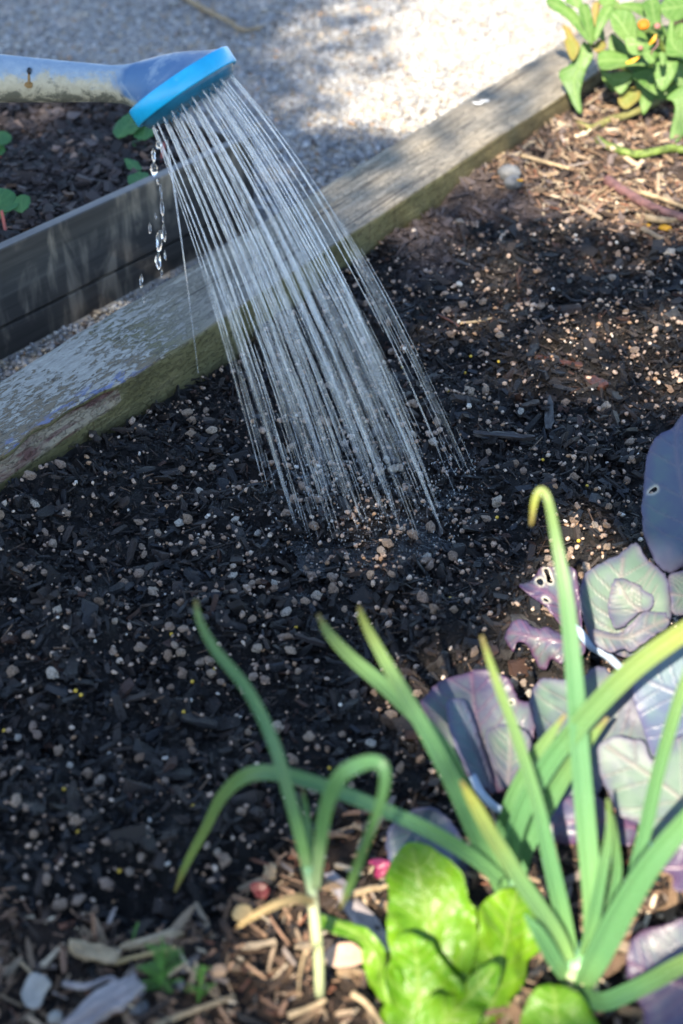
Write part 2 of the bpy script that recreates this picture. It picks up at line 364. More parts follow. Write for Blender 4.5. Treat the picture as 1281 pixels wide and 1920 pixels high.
def driftwood():
    m = M('silvered_wood'); ob = m.n('ShaderNodeTexCoord').outputs['Object']
    mp = m.n('ShaderNodeMapping'); mp.inputs['Scale'].default_value = (12, 110, 110); m.t.links.new(ob, mp.inputs[0])
    n1 = m.noise(mp.outputs[0], 1, 6, 0.62, 0.5)
    c = m.ramp(n1, [(0.25, (0.10, 0.08, 0.08)), (0.5, (0.27, 0.24, 0.24)), (0.75, (0.43, 0.39, 0.37))])
    m.P(color=c, rough=0.8, spec=0.3, normal=m.bump(n1, 0.7, 0.002)); return m.m
MAT['driftwood'] = driftwood()
MAT['stone_grey'] = simple('grey_stone', (0.11, 0.115, 0.12), 0.6, 0.4, 90, 0.5, 0.4)
MAT['stone_white'] = simple('white_stone', (0.27, 0.26, 0.235), 0.6, 0.4, 80, 0.25)
MAT['prill'] = simple('yellow_prill', (0.60, 0.40, 0.04), 0.35, 0.5)
MAT['red_bit'] = simple('red_scrap', (0.16, 0.022, 0.016), 0.4, 0.5, 100, 0.4)
MAT['pink_bit'] = simple('magenta_scrap', (0.24, 0.02, 0.075), 0.4, 0.5, 100, 0.3)
MAT['redbark'] = simple('red_bark', (0.05, 0.018, 0.010), 0.45, 0.5, 160, 0.7, 0.6, 0.002)
MAT['black_bark'] = simple('black_bark', (0.028, 0.024, 0.023), .5, .5, 120, .5, .6)
MAT['seedling'] = simple('seedling_green', (0.075, 0.19, 0.03), 0.5, 0.4, 80, 0.3)
# --- watering can
def spout_mat():
    m = M('muddy_spout'); v = m.coord('Object'); n1 = m.noise(v, 48, 7, 0.72, 0.7); n2 = m.noise(v, 190, 5, 0.7, 0.3); n3 = m.noise(v, 16, 4, 0.6, 0.5)
    low = m.attr('low')
    blue = m.mix(n2, (0.14, 0.23, 0.35), (0.36, 0.45, 0.52))
    mud = m.mix(n2, (0.26, 0.235, 0.155), (0.56, 0.52, 0.38))
    k = m.math('ADD', m.math('ADD', m.math('MULTIPLY', n1, 0.6), m.math('MULTIPLY', n3, 0.4)), m.math('MULTIPLY', m.math('SUBTRACT', low, 0.5), 0.34))
    c = m.mix(m.ramp(k, [(0.435, 0.0), (0.52, 0.9)]), blue, mud)
    dk = m.math('ADD', m.noise(v, 42, 6, 0.75, 0.4), m.math('MULTIPLY', low, 0.42))
    c = m.mix(m.ramp(dk, [(0.84, 0.0), (0.93, 0.85)]), c, (0.07, 0.075, 0.06))
    n4 = m.noise(v, 34, 5, 0.65, 0.4)
    blu2 = m.mix(m.ramp(n4, [(0.56, 0.0), (0.66, 0.65)]), m.mix(n4, (0.05, 0.125, 0.26), (0.08, 0.18, 0.34)), (0.27, 0.36, 0.45))
    c = m.mix(m.attr('clean'), c, blu2)
    m.P(color=c, rough=m.ramp(n1, [(0.4, 0.36), (0.6, 0.6)]), spec=0.45, normal=m.bump(k, 0.25, 0.001)); return m.m
MAT['spout'] = spout_mat(); MAT['cup'] = MAT['spout']
MAT['rim'] = simple('bright_blue_plastic', (0.008, 0.40, 0.74), 0.32, 0.5, 40, 0.12, 0.05)
MAT['plate'] = simple('dark_blue_plastic', (0.012, 0.12, 0.22), 0.35, 0.5, 60, 0.3, 0.1)
MAT['mudspot'] = simple('brown_mud', (0.22, 0.13, 0.04), 0.5, 0.4, 200, 0.3)
def water_mat(name, clear, rough=0.12, tint=(0.80, 0.83, 0.85), fade=False):
    m = M(name); tr = m.n('ShaderNodeBsdfTransparent'); tr.inputs[0].default_value = (0.98, 0.99, 1, 1)
    gl = m.n('ShaderNodeBsdfGlossy'); gl.inputs['Roughness'].default_value = rough; gl.inputs[0].default_value = (1, 1, 1, 1)
    df = m.n('ShaderNodeBsdfDiffuse'); df.inputs[0].default_value = (*tint, 1)
    tl = m.n('ShaderNodeBsdfTranslucent'); tl.inputs[0].default_value = (*tint, 1)
    a1 = m.n('ShaderNodeMixShader'); a1.inputs[0].default_value = 0.5; m.t.links.new(df.outputs[0], a1.inputs[1]); m.t.links.new(tl.outputs[0], a1.inputs[2])
    a2 = m.n('ShaderNodeMixShader'); a2.inputs[0].default_value = 0.35; m.t.links.new(a1.outputs[0], a2.inputs[1]); m.t.links.new(gl.outputs[0], a2.inputs[2])
    a3 = m.n('ShaderNodeMixShader')
    n1 = m.noise(m.coord('Object', (1, 1, 0.35)), 160, 2); dens = m.ramp(n1, [(0.3, (1 - clear) * 0.55), (0.7, min(1, (1 - clear) * 1.5))])
    if fade: dens = m.math('MULTIPLY', dens, m.ramp(m.attr('along'), [(0.0, 1.0), (0.35, 0.85), (1.0, 0.38)]))
    m.set(a3.inputs[0], dens)
    m.t.links.new(tr.outputs[0], a3.inputs[1]); m.t.links.new(a2.outputs[0], a3.inputs[2]); m.t.links.new(a3.outputs[0], m.out.inputs[0]); return m.m
MAT['jet'] = water_mat('water_jet', 0.58, fade=True); MAT['thread'] = water_mat('broken_water', 0.84); MAT['veil'] = water_mat('water_veil', 0.95)
def glass_water():
    m = M('clear_water'); m.P(color=(1, 1, 1), rough=0.02, trans=1.0, ior=1.33); return m.m
MAT['water'] = glass_water()

# ------------------------------------------------------------------ large structure
BEAM_TOP = 0.05; GZ = -0.06
A = at_z(0, 870, BEAM_TOP); B = at_z(1060, 175, BEAM_TOP)
bd = (B - A).normalized(); bn = Vector((-bd.y, bd.x, 0))       # along the sleeper; across it, away from the bed
BEAM_W = 0.108
def beam_sd(x, y):
    """distance along the sleeper from A, and distance in front of its inner face (into the bed)"""
    dx, dy = x - A.x, y - A.y
    return dx * bd.x + dy * bd.y, -(dx * bn.x + dy * bn.y)

# gravel path: one sheet to the horizon
def gravel_path():
    V = []; F = []
    xs = [-60, -8, -3] + list(np.linspace(-2, 2, 41)) + [3, 8, 60]; ys = [-60, -8, -2] + list(np.linspace(-1, 4, 51)) + [6, 12, 60]
    for y in ys:
        for x in xs:
            z = GZ + 0.006 * (float(vnoise(x, y, 6, 3)) - 0.5); V.append((x, y, z))
    nx = len(xs)
    for j in range(len(ys) - 1):
        for i in range(nx - 1): F.append((j * nx + i, j * nx + i + 1, (j + 1) * nx + i + 1, (j + 1) * nx + i))
    me = mesh_np('gravel_path', V, F, sm=True); return tag(link('gravel_path', me, MAT['gravel_base']), 'grey gravel path beyond the timber edging', kind='structure')
path = gravel_path()

# bed soil surface
MULCH_TOP = [(820, 330), (900, 352), (960, 372), (1030, 398), (1100, 425), (1180, 452), (1281, 476), (1500, 540), (2600, 760), (2600, -400), (700, -400)]
MULCH_BOT = [(-500, 1690), (0, 1700), (140, 1712), (230, 1740), (300, 1768), (370, 1735), (430, 1690), (480, 1640), (560, 1600), (640, 1570), (720, 1545), (820, 1580), (930, 1560), (1050, 1500), (1150, 1560), (1290, 1560), (2600, 1560), (2600, 3500), (-1500, 3500), (-1500, 1690)]
def soil_z(x, y):
    s, d = beam_sd(x, y)
    z = 0.016 * (vnoise(x, y, 9, 5) - 0.5) + 0.011 * (vnoise(x, y, 26, 6) - 0.5) + 0.009 * (vnoise(x, y, 62, 8) - 0.5)
    prof = np.interp(s, [-0.4, 0.0, 0.12, 0.30, 0.5, 0.8, 1.1, 1.5], [0.026, 0.018, 0.010, -0.004, 0.004, 0.014, 0.026, 0.022])
    z = z + prof * np.exp(-np.clip(d, 0, 9) / 0.10)
    u, v = to_px(x, y, 0.0)
    z = z - 0.014 * np.exp(-((u - 280) / 260.0) ** 2 - ((v - 1700) / 70.0) ** 2)
    z = z - 0.006 * np.exp(-((u - 650) / 130.0) ** 2 - ((v - 1060) / 60.0) ** 2)
    return z
def wet_of(x, y):
    """1 soaked, 0 dry (the dry crescent at the far end of the bed)"""
    u, v = to_px(x, y, 0.0)
    edge = np.interp(u, [600, 700, 760, 830, 900, 1000, 1100, 1281, 1500], [395, 440, 490, 470, 425, 418, 432, 470, 520])
    wob = 34 * (vnoise(x, y, 18, 9) - 0.5) + 20 * (vnoise(x, y, 60, 10) - 0.5)
    blob = np.exp(-((u - 810) / 60.0) ** 2 - ((v - 515) / 36.0) ** 2)
    return np.clip((v - edge + wob) / 22.0 + 0.5, 0, 1) * (1 - 0.8 * np.clip(blob * 1.6 - 0.3, 0, 1))
def soak_of(x, y):
    u, v = to_px(x, y, 0.0); return np.exp(-((u - 690) / 210.0) ** 2 - ((v - 1010) / 110.0) ** 2)
def soil_col(x, y, n, bright=1.0):
    wv = wet_of(x, y); r = rng.random(n)[:, None]
    wetc = np.array([0.006, 0.0055, 0.006]) + r ** 2 * np.array([0.028, 0.020, 0.016])
    red = (rng.random(n) < 0.05)[:, None]; wetc = np.where(red, np.array([0.045, 0.022, 0.015]), wetc)
    blu = (rng.random(n) < 0.15)[:, None]; wetc = np.where(blu, np.array([0.014, 0.016, 0.021]), wetc)
    dryc = np.array([0.075, 0.058, 0.054]) + r * np.array([0.08, 0.064, 0.060])
    c = wetc * wv[:, None] + dryc * (1 - wv[:, None])
    return np.concatenate([c * bright, (wv * np.maximum(rng.uniform(0.2, 0.9, n), soak_of(x, y) * rng.uniform(.75, 1.0, n)))[:, None]], 1)
XB0, XB1, YB0, YB1, STEP = -0.90, 1.20, 0.34, 2.75, 0.006
def bed_surface():
    xs = np.arange(XB0 - 0.2, XB1 + 0.3, STEP); ys = np.arange(YB0 - 0.1, YB1, STEP)
    X, Y = np.meshgrid(xs, ys); X = X.ravel(); Y = Y.ravel(); Z = soil_z(X, Y) + 0.006 * (vnoise(X, Y, 110, 7) - 0.5)
    s, d = beam_sd(X, Y)
    nx = len(xs); I = np.arange(len(X)).reshape(len(ys), nx)
    F = np.stack([I[:-1, :-1], I[:-1, 1:], I[1:, 1:], I[1:, :-1]], -1).reshape(-1, 4)
    keep = (d[F] > -0.03).all(1); F = F[keep]
    used = np.unique(F); rem = np.full(len(X), -1); rem[used] = np.arange(len(used)); F = rem[F]
    X, Y, Z = X[used], Y[used], Z[used]
    wv = wet_of(X, Y)[:, None]; u, v = to_px(X, Y, 0)
    c = np.array([0.010, 0.009, 0.009]) * wv + np.array([0.09, 0.068, 0.062]) * (1 - wv)
    mul = (inside(u, v, MULCH_TOP) | inside(u, v, MULCH_BOT))[:, None]
    c = np.where(mul, np.array([0.045, 0.03, 0.022]), c); wv = np.where(mul, 0.2, wv)
    me = mesh_np('garden_soil', np.stack([X, Y, Z], 1), F, np.concatenate([c, wv], 1), True)
    return tag(link('garden_soil', me, MAT['soil_base']), 'dark wet potting mix filling the garden bed', kind='structure')
soil = bed_surface()

# sleeper edging
def sleeper():
    n = 520; L0, L1 = -0.75, 3.2
    V = []; F = []; zone = []
    for i in range(n + 1):
        x = L0 + (L1 - L0) * i / n
        wob = 0.0022 * (mnoise.noise(Vector((x * 6, 0, 0)))) + 0.0010 * mnoise.noise(Vector((x * 40, 3, 0)))
        wb = 0.0030 * (mnoise.noise(Vector((x * 5, 9, 0)))) + 0.0016 * mnoise.noise(Vector((x * 30, 7, 0)))
        zt = BEAM_TOP + 0.0015 * mnoise.noise(Vector((x * 7, 20, 0)))
        # splintered notch along the front edge of the near end
        k = max(0.0, min(1.0, (0.185 - x) / 0.05)); k *= (0.75 + 0.6 * mnoise.noise(Vector((x * 26, 31, 0))))
        e1 = 0.006 + 0.002 * mnoise.noise(Vector((x * 50, 41, 0)))
        w_ = BEAM_W + wb; z0 = GZ - 0.06
        ny0 = wob
        lip = 0.004 + 0.003 * mnoise.noise(Vector((x * 60, 51, 0)))
        ring = [(ny0, z0, .5), (ny0, 0.0, .5), (ny0 + 0.0002, zt - 0.020 - 0.004 * k, .5),
                (ny0 + 0.0004 + 0.0005 * k, zt - 0.018, .5 if k < .25 else 1.0),
                (ny0 + 0.0006 + 0.016 * k, zt - 0.0075 + 0.001 * k, .5 if k < .25 else 1.0),
                (ny0 + 0.0008 + 0.014 * k, zt - 0.004, .5),
                (ny0 + 0.0022 + 0.0135 * k, zt - 0.0006, 0.), (ny0 + 0.012 + 0.012 * k, zt, 0.), (ny0 + 0.05, zt + 0.0006 * mnoise.noise(Vector((x * 20, 61, 0))), 0.),
                (w_ - 0.008, zt - 0.0002, 0.), (w_ - 0.001, zt - 0.003, 0.), (w_, zt - 0.02, .5), (w_, z0, .5)]
        for (y, z, q) in ring: V.append((x, y, z)); zone.append(q)
    m_ = 13
    for i in range(n):
        for k in range(m_):
            k2 = (k + 1) % m_
            F.append((i * m_ + k, (i + 1) * m_ + k, (i + 1) * m_ + k2, i * m_ + k2))
    F.append(tuple(range(m_))); F.append(tuple(n * m_ + k for k in range(m_ - 1, -1, -1)))
    me = bpy.data.meshes.new('timber_edging'); me.from_pydata(V, [], F); float_attr(me, 'zone', zone); me.update()
    bm = bmesh.new(); bm.from_mesh(me); bmesh.ops.recalc_face_normals(bm, faces=bm.faces); bm.to_mesh(me); bm.free()
    o = link('timber_edging', me, MAT['beam']); o.location = (A.x, A.y, 0); o.rotation_euler = (0, 0, math.atan2(bd.y, bd.x))
    return tag(o, 'weathered grey timber sleeper edging the bed, running diagonally under the water', 'timber edging')
sleeper()
def paint_fleck():
    P = at_z(903, 192, BEAM_TOP + 0.0030); bm = bmesh.new()
    for (dx, dy, sx, sy, a) in ((-0.005, -0.004, 0.0075, 0.0035, 0.3), (0.005, 0.005, 0.0065, 0.003, 0.2)):
        vs_ = []
        for k in range(9):
            an = 2 * math.pi * k / 9; r = 1 + 0.3 * math.sin(k * 2.3)
            vs_.append(bm.verts.new((P.x + dx + sx * r * math.cos(an + a), P.y + dy + sy * r * math.sin(an + a), P.z)))
        f = bm.faces.new(vs_); r_ = bmesh.ops.extrude_face_region(bm, geom=[f]); bmesh.ops.translate(bm, verts=[g for g in r_['geom'] if isinstance(g, bmesh.types.BMVert)], vec=(0, 0, 0.001))
    me = bpy.data.meshes.new('bird_dropping'); bm.to_mesh(me); bm.free()
    tag(link('bird_dropping', me, simple('white_dropping', (.75, .75, .73), .7, .3)), 'small white fleck on the dry grey top of the sleeper', 'fleck')
paint_fleck()

# planter on the left
PD = Vector((1.016, 1.248, 0)).normalized(); PN = Vector((-PD.y, PD.x, 0))
PB = at_z(0, 676, GZ)
def _height_for(v):
    d_ = depth_of(PB); up = PB.y * sP + (PB.z - CAM_H) * cP; k = (960 - v) / FPX; return (k * d_ - up) / (cP + k * sP)
PH, PGAP = _height_for(483), _height_for(622)
cr = at_z(497, 262, GZ + PH); PLEN = (Vector((cr.x, cr.y, 0)) - Vector((PB.x, PB.y, 0))).dot(PD)
PW = 0.50; PTH = 0.015
planter = empty('planter_box', PB, 'black stained plank planter box beside the gravel, left of the sleeper', 'planter')
planter.rotation_euler = (0, 0, math.atan2(PD.y, PD.x))
def plank(x0, x1, y0, y1, z0, z1, name='plank', along='x', parent=planter):
    bm = bmesh.new(); n = 40
    L = (x1 - x0) if along == 'x' else (y1 - y0)
    bmesh.ops.create_cube(bm, size=1)
    for v_ in bm.verts: v_.co = Vector((x0 if v_.co.x < 0 else x1, y0 if v_.co.y < 0 else y1, z0 if v_.co.z < 0 else z1))
    bmesh.ops.bevel(bm, geom=list(bm.edges), offset=0.0025, segments=2, affect='EDGES', profile=0.6)
    me = bpy.data.meshes.new(name); bm.to_mesh(me); bm.free()
    zn = [1.0 if v_.co.z > z1 - 0.0005 and z1 > 0.1 else 0.0 for v_ in me.vertices]; float_attr(me, 'zone', zn)
    return link(name, me, MAT['plank'], parent)
PX0 = -0.9
plank(PX0, PLEN, 0, PTH, PGAP + .002, PH); plank(PX0, PLEN, 0.002, PTH, -0.045, PGAP - .002)
plank(PLEN + 0.001 - PTH, PLEN - 0.001, PTH + 0.001, PW - PTH - 0.001, PGAP + .002, PH - .004, along='y'); plank(PLEN + 0.001 - PTH, PLEN - 0.001, PTH + 0.001, PW - PTH - 0.001, -0.045, PGAP - .002, along='y')
plank(PX0, PLEN, PW - PTH, PW, PGAP + .002, PH - .002); plank(PX0, PLEN, PW - PTH, PW - 0.001, -0.045, PGAP - .002)
plank(PLEN - 0.065, PLEN - PTH - 0.002, PTH + 0.001, PTH + 0.04, -0.04, PH - .02, 'corner_post', 'z')
def planter_world(x, y, z): return Vector((PB.x, PB.y, GZ)) + PD * x + PN * y + Vector((0, 0, z))
def in_planter(x, y):
    dx, dy = x - PB.x, y - PB.y; a = dx * PD.x + dy * PD.y; b = dx * PN.x + dy * PN.y
    return (a > PX0) & (a < PLEN - PTH) & (b > PTH) & (b < PW - PTH), a, b
def in_planter_box(x, y):
    dx, dy = x - PB.x, y - PB.y; a = dx * PD.x + dy * PD.y; b = dx * PN.x + dy * PN.y
    return (a > PX0 - .005) & (a < PLEN + .005) & (b > -.005) & (b < PW + .005)
PSZ = GZ + PH - 0.020
def psoil_z(x, y): return PSZ + 0.014 * (vnoise(x, y, 14, 12) - 0.5) + 0.006 * (vnoise(x, y, 45, 13) - 0.5)
def planter_soil():
    na, nb = 130, 60; V = []
    for j in range(nb + 1):
        for i in range(na + 1):
            p = planter_world(PX0 + (PLEN - PTH - PX0) * i / na, PTH - .002 + (PW - 2 * PTH + .004) * j / nb, 0); V.append((p.x, p.y, float(psoil_z(p.x, p.y))))
    I = np.arange(len(V)).reshape(nb + 1, na + 1); F = np.stack([I[:-1, :-1], I[:-1, 1:], I[1:, 1:], I[1:, :-1]], -1).reshape(-1, 4)
    c = np.tile([0.022, 0.017, 0.016, 0.35], (len(V), 1))
    return tag(link('planter_soil', mesh_np('planter_soil', V, F, c, True), MAT['soil_base']), 'dark soil filling the black planter box', kind='structure')
psoil = planter_soil()

# ------------------------------------------------------------------ scatter
BOX = np.array([[-1, -1, -1], [1, -1, -1], [1, 1, -1], [-1, 1, -1], [-1, -1, 1], [1, -1, 1], [1, 1, 1], [-1, 1, 1]], float) * 0.5
BOXF = np.array([[0, 3, 2, 1], [4, 5, 6, 7], [0, 1, 5, 4], [1, 2, 6, 5], [2, 3, 7, 6], [3, 0, 4, 7]])
g_ = (1 + 5 ** 0.5) / 2
ICO = np.array([[-1, g_, 0], [1, g_, 0], [-1, -g_, 0], [1, -g_, 0], [0, -1, g_], [0, 1, g_], [0, -1, -g_], [0, 1, -g_], [g_, 0, -1], [g_, 0, 1], [-g_, 0, -1], [-g_, 0, 1]], float); ICO /= np.linalg.norm(ICO[0]) * 2
ICOF = np.array([[0, 11, 5], [0, 5, 1], [0, 1, 7], [0, 7, 10], [0, 10, 11], [1, 5, 9], [5, 11, 4], [11, 10, 2], [10, 7, 6], [7, 1, 8], [3, 9, 4], [3, 4, 2], [3, 2, 6], [3, 6, 8], [3, 8, 9], [4, 9, 5], [2, 4, 11], [6, 2, 10], [8, 6, 7], [9, 8, 1]])
OCT = np.array([[1, 0, 0], [-1, 0, 0], [0, 1, 0], [0, -1, 0], [0, 0, 1], [0, 0, -1]], float) * 0.5
OCTF = np.array([[0, 2, 4], [2, 1, 4], [1, 3, 4], [3, 0, 4], [2, 0, 5], [1, 2, 5], [3, 1, 5], [0, 3, 5]])
def rotmats(yaw, tilt, roll):
    cy_, sy_ = np.cos(yaw), np.sin(yaw); ct, st = np.cos(tilt), np.sin(tilt); cr_, sr_ = np.cos(roll), np.sin(roll)
    Z = np.zeros_like(yaw); O = np.ones_like(yaw)
    Rz = np.stack([np.stack([cy_, -sy_, Z], -1), np.stack([sy_, cy_, Z], -1), np.stack([Z, Z, O], -1)], 1)
    Ry = np.stack([np.stack([ct, Z, st], -1), np.stack([Z, O, Z], -1), np.stack([-st, Z, ct], -1)], 1)
    Rx = np.stack([np.stack([O, Z, Z], -1), np.stack([Z, cr_, -sr_], -1), np.stack([Z, sr_, cr_], -1)], 1)
    return Rz @ Ry @ Rx
def scatter_mesh(name, T, TF, P, S_, Rm, col, jit=0.16, sm=False):
    N = len(P); k = len(T)
    V = (T[None] + rng.normal(0, jit, (N, k, 3)) * 0.6) * S_[:, None, :]
    V = np.einsum('nij,nkj->nki', Rm, V) + P[:, None, :]
    F = (TF[None] + (np.arange(N) * k)[:, None, None]).reshape(-1, TF.shape[1])
    return mesh_np(name, V.reshape(-1, 3), F, np.repeat(col, k, axis=0), sm)
def sample(n, x0, x1, y0, y1): return rng.uniform(x0, x1, n), rng.uniform(y0, y1, n)
def in_view(x, y, z=0.0, mx=560, mt=120, mb=320):
    u, v = to_px(x, y, z); return (u > -mx) & (u < 1281 + mx) & (v > -mt) & (v < 1920 + mb), u, v

# prototypes for pieces that are picked out one by one
def proto_grain(seed):
    bm = bmesh.new(); bmesh.ops.create_icosphere(bm, subdivisions=2, radius=0.5)
    for v_ in bm.verts:
        d = 1 + 0.45 * mnoise.noise(v_.co * 2.8 + Vector((seed * 3.1, 0, 0))) + 0.36 * mnoise.noise(v_.co * 7 + Vector((0, seed * 5.3, 0))) + 0.25 * mnoise.noise(v_.co * 15 + Vector((0, seed * 5.3, 9)))
        v_.co *= d
    me = bpy.data.meshes.new('perlite_grain'); bm.to_mesh(me); bm.free(); me.update(); return me
def proto_chip(seed, rough=0.16, wood=False):
    r = random.Random(seed); n = 6; V = []; F = []
    for i in range(n):
        x = -0.5 + i / (n - 1); wd = (0.36 + 0.14 * r.random()) if 0 < i < n - 1 else (0.10 + 0.28 * r.random())
        off = 0.10 * (r.random() - .5); zc = 0.35 * math.sin(x * 2.5 + seed) * r.random()
        ex = x + (r.random() - .5) * 0.08
        for (sy, sz) in ((-1, -1), (1, -1), (1, 1), (0.1, 1.3), (-1, 1)):
            V.append((ex + rough * 0.3 * (r.random() - .5), off + sy * wd * (0.85 + 0.3 * r.random()), zc + sz * 0.4 * (0.7 + 0.6 * r.random())))
    for i in range(n - 1):
        for k in range(5): F.append((i * 5 + k, i * 5 + (k + 1) % 5, (i + 1) * 5 + (k + 1) % 5, (i + 1) * 5 + k))
    F.append((4, 3, 2, 1, 0)); F.append(tuple((n - 1) * 5 + k for k in range(5)))
    me = bpy.data.meshes.new('chip'); me.from_pydata(V, [], F); me.update(); return me
GR = [proto_grain(i) for i in range(8)]
BK = [proto_chip(i) for i in range(10)]
WC = [proto_chip(50 + i, 0.3, True) for i in range(10)]
for me in GR: me.materials.append(MAT['grain_obj'])
for me in BK: me.materials.append(MAT['bark'])
for me in WC: me.materials.append(MAT['wood_chip'])
def place(name, me, P, S_, rm, parent):
    o = bpy.data.objects.new(name, me); COL.objects.link(o); o.parent = parent
    Mx = Matrix([[*rm[0], 0], [*rm[1], 0], [*rm[2], 0], [0, 0, 0, 1]])
    o.matrix_local = Matrix.Translation(P) @ Mx @ Matrix.Diagonal((*S_, 1)); return o

def bed_points(n):
    x, y = sample(int(n * 1.41), XB0 - 0.15, XB1 + 0.1, YB0 - 0.05, YB1)
    s, d = beam_sd(x, y); ok, u, v = in_view(x, y); ok &= d > 0.004
    return x[ok], y[ok], u[ok], v[ok]

# bark fines and chips
x, y, u, v = bed_points(150000)
mul = inside(u, v, MULCH_TOP) | inside(u, v, MULCH_BOT)
keep = ~mul | (rng.random(len(x)) < 0.25); x, y, u, v = x[keep], y[keep], u[keep], v[keep]
n = len(x)
L = np.clip(rng.lognormal(math.log(0.0052), 0.6, n), 0.0015, 0.022); W = np.maximum(L * rng.uniform(0.12, 0.62, n), 0.0009); T = np.clip(W * rng.uniform(0.25, 0.7, n), 0.0008, 0.004)
P = np.stack([x, y, soil_z(x, y) + rng.uniform(0.0, 0.0062, n)], 1)
Rm = rotmats(rng.uniform(0, 6.28, n), rng.normal(0, 0.5, n), rng.normal(0, 0.7, n))
o = link('bark_fines', scatter_mesh('bark_fines', BOX, BOXF, P, np.stack([L, W, T], 1), Rm, soil_col(x, y, n), 0.26), MAT['soil'], soil); tag(o, kind='stuff')
x, y, u, v = bed_points(130000); n = len(x)
D = np.clip(rng.lognormal(math.log(0.0019), 0.45, n), 0.0008, 0.005)
P = np.stack([x, y, soil_z(x, y) + rng.uniform(0.002, 0.0065, n)], 1); Rm = rotmats(rng.uniform(0, 6.28, n), rng.uniform(0, 3, n), rng.uniform(0, 3, n))
o = link('soil_crumbs', scatter_mesh('soil_crumbs', OCT, OCTF, P, np.stack([D * 1.3, D, D * .8], 1), Rm, soil_col(x, y, n, 1.05), 0.2), MAT['soil'], soil); tag(o, kind='stuff')
# larger chips: the 300 that show largest are objects
x, y, u, v = bed_points(7000)
mul = inside(u, v, MULCH_TOP) | inside(u, v, MULCH_BOT); x, y, u, v = x[~mul], y[~mul], u[~mul], v[~mul]; n = len(x)
L = np.clip(rng.lognormal(math.log(0.0110), 0.45, n), 0.006, 0.036); W = L * rng.uniform(0.12, 0.48, n); T = np.clip(W * rng.uniform(0.2, 0.5, n), 0.0012, 0.004)
z = soil_z(x, y) + 0.0068; P = np.stack([x, y, z], 1)
Rm = rotmats(rng.uniform(0, 6.28, n), rng.normal(0, 0.30, n), rng.normal(0, 0.55, n))
wet = wet_of(x, y)
app = L / (y * cP + (CAM_H - z) * sP) * ((u > 0) & (u < 1281) & (v > 0) & (v < 1920)) * (wet > 0.6)
order = np.argsort(-app); big = order[:300]; rest = order[300:]
for i in big: place('bark_chip', BK[i % 10], P[i], (L[i], W[i], T[i]), Rm[i], soil)
o = link('small_bark', scatter_mesh('small_bark', BOX, BOXF, P[rest], np.stack([L, W, T], 1)[rest], Rm[rest], soil_col(x[rest], y[rest], len(rest), 1.15), 0.2), MAT['soil'], soil); tag(o, kind='stuff')
# brown fibres and rootlets
x, y, u, v = bed_points(5200); n = len(x); L = np.clip(rng.lognormal(math.log(0.013), 0.5, n), 0.005, 0.045); W = rng.uniform(0.0005, 0.0012, n)
P = np.stack([x, y, soil_z(x, y) + rng.uniform(0.004, 0.0085, n)], 1); Rm = rotmats(rng.uniform(0, 6.28, n), rng.normal(0, 0.16, n), rng.normal(0, 0.3, n))
c = np.concatenate([np.array([[0.045, 0.03, 0.022], [0.10, 0.06, 0.035], [0.02, 0.017, 0.016], [0.16, 0.10, 0.06]])[rng.choice(4, n, p=[.4, .2, .35, .05])], np.full((n, 1), 0.6)], 1)
o = link('root_fibres', scatter_mesh('root_fibres', BOX, BOXF, P, np.stack([L, W, W], 1), Rm, c, 0.05), MAT['soil'], soil); tag(o, kind='stuff')
# perlite
x, y, u, v = bed_points(62000)
wet = wet_of(x, y); mul = inside(u, v, MULCH_TOP) | inside(u, v, MULCH_BOT)
den = 0.14 + 1.15 * (vnoise(x, y, 14, 21) * .6 + vnoise(x, y, 38, 22) * .4) ** 2.0 + 0.5 * np.exp(-((u - 680) / 230.0) ** 2 - ((v - 950) / 130.0) ** 2); keep = ~mul & (rng.random(len(x)) < den * (0.2 + 0.8 * wet)); x, y, u, v, wet = x[keep], y[keep], u[keep], v[keep], wet[keep]; n = len(x)
D = np.clip(rng.lognormal(math.log(0.0035), 0.46, n), 0.0014, 0.0095)
z = soil_z(x, y) + 0.0064 + rng.uniform(-.0015, .0015, n) + D * 0.22; P = np.stack([x, y, z], 1)
Sx = np.stack([D * rng.uniform(0.9, 1.35, n), D * rng.uniform(0.75, 1.0, n), D * rng.uniform(0.65, 0.95, n)], 1)
Rm = rotmats(rng.uniform(0, 6.28, n), rng.normal(0, 0.5, n), rng.normal(0, 0.5, n))
app = D / (y * cP + (CAM_H - z) * sP) * ((u > 0) & (u < 1281) & (v > 0) & (v < 1920))
order = np.argsort(-app); big = order[:300]; rest = order[300:]
for i in big: place('perlite_grain', GR[i % 8], P[i], Sx[i], Rm[i], soil)
def grain_cols(n):
    pal = np.array([[0.33, 0.22, 0.155], [0.50, 0.37, 0.28], [0.41, 0.30, 0.23], [0.60, 0.49, 0.39], [0.68, 0.65, 0.59], [0.38, 0.23, 0.13]])
    c = pal[rng.choice(6, n, p=[.28, .24, .27, .12, .03, .06])] * rng.uniform(0.75, 1.15, (n, 1)); return np.concatenate([c, np.ones((n, 1))], 1)
o = link('fine_perlite', scatter_mesh('fine_perlite', ICO, ICOF, P[rest], Sx[rest], Rm[rest], grain_cols(len(rest)), 0.11, True), MAT['grain'], soil); tag(o, kind='stuff')
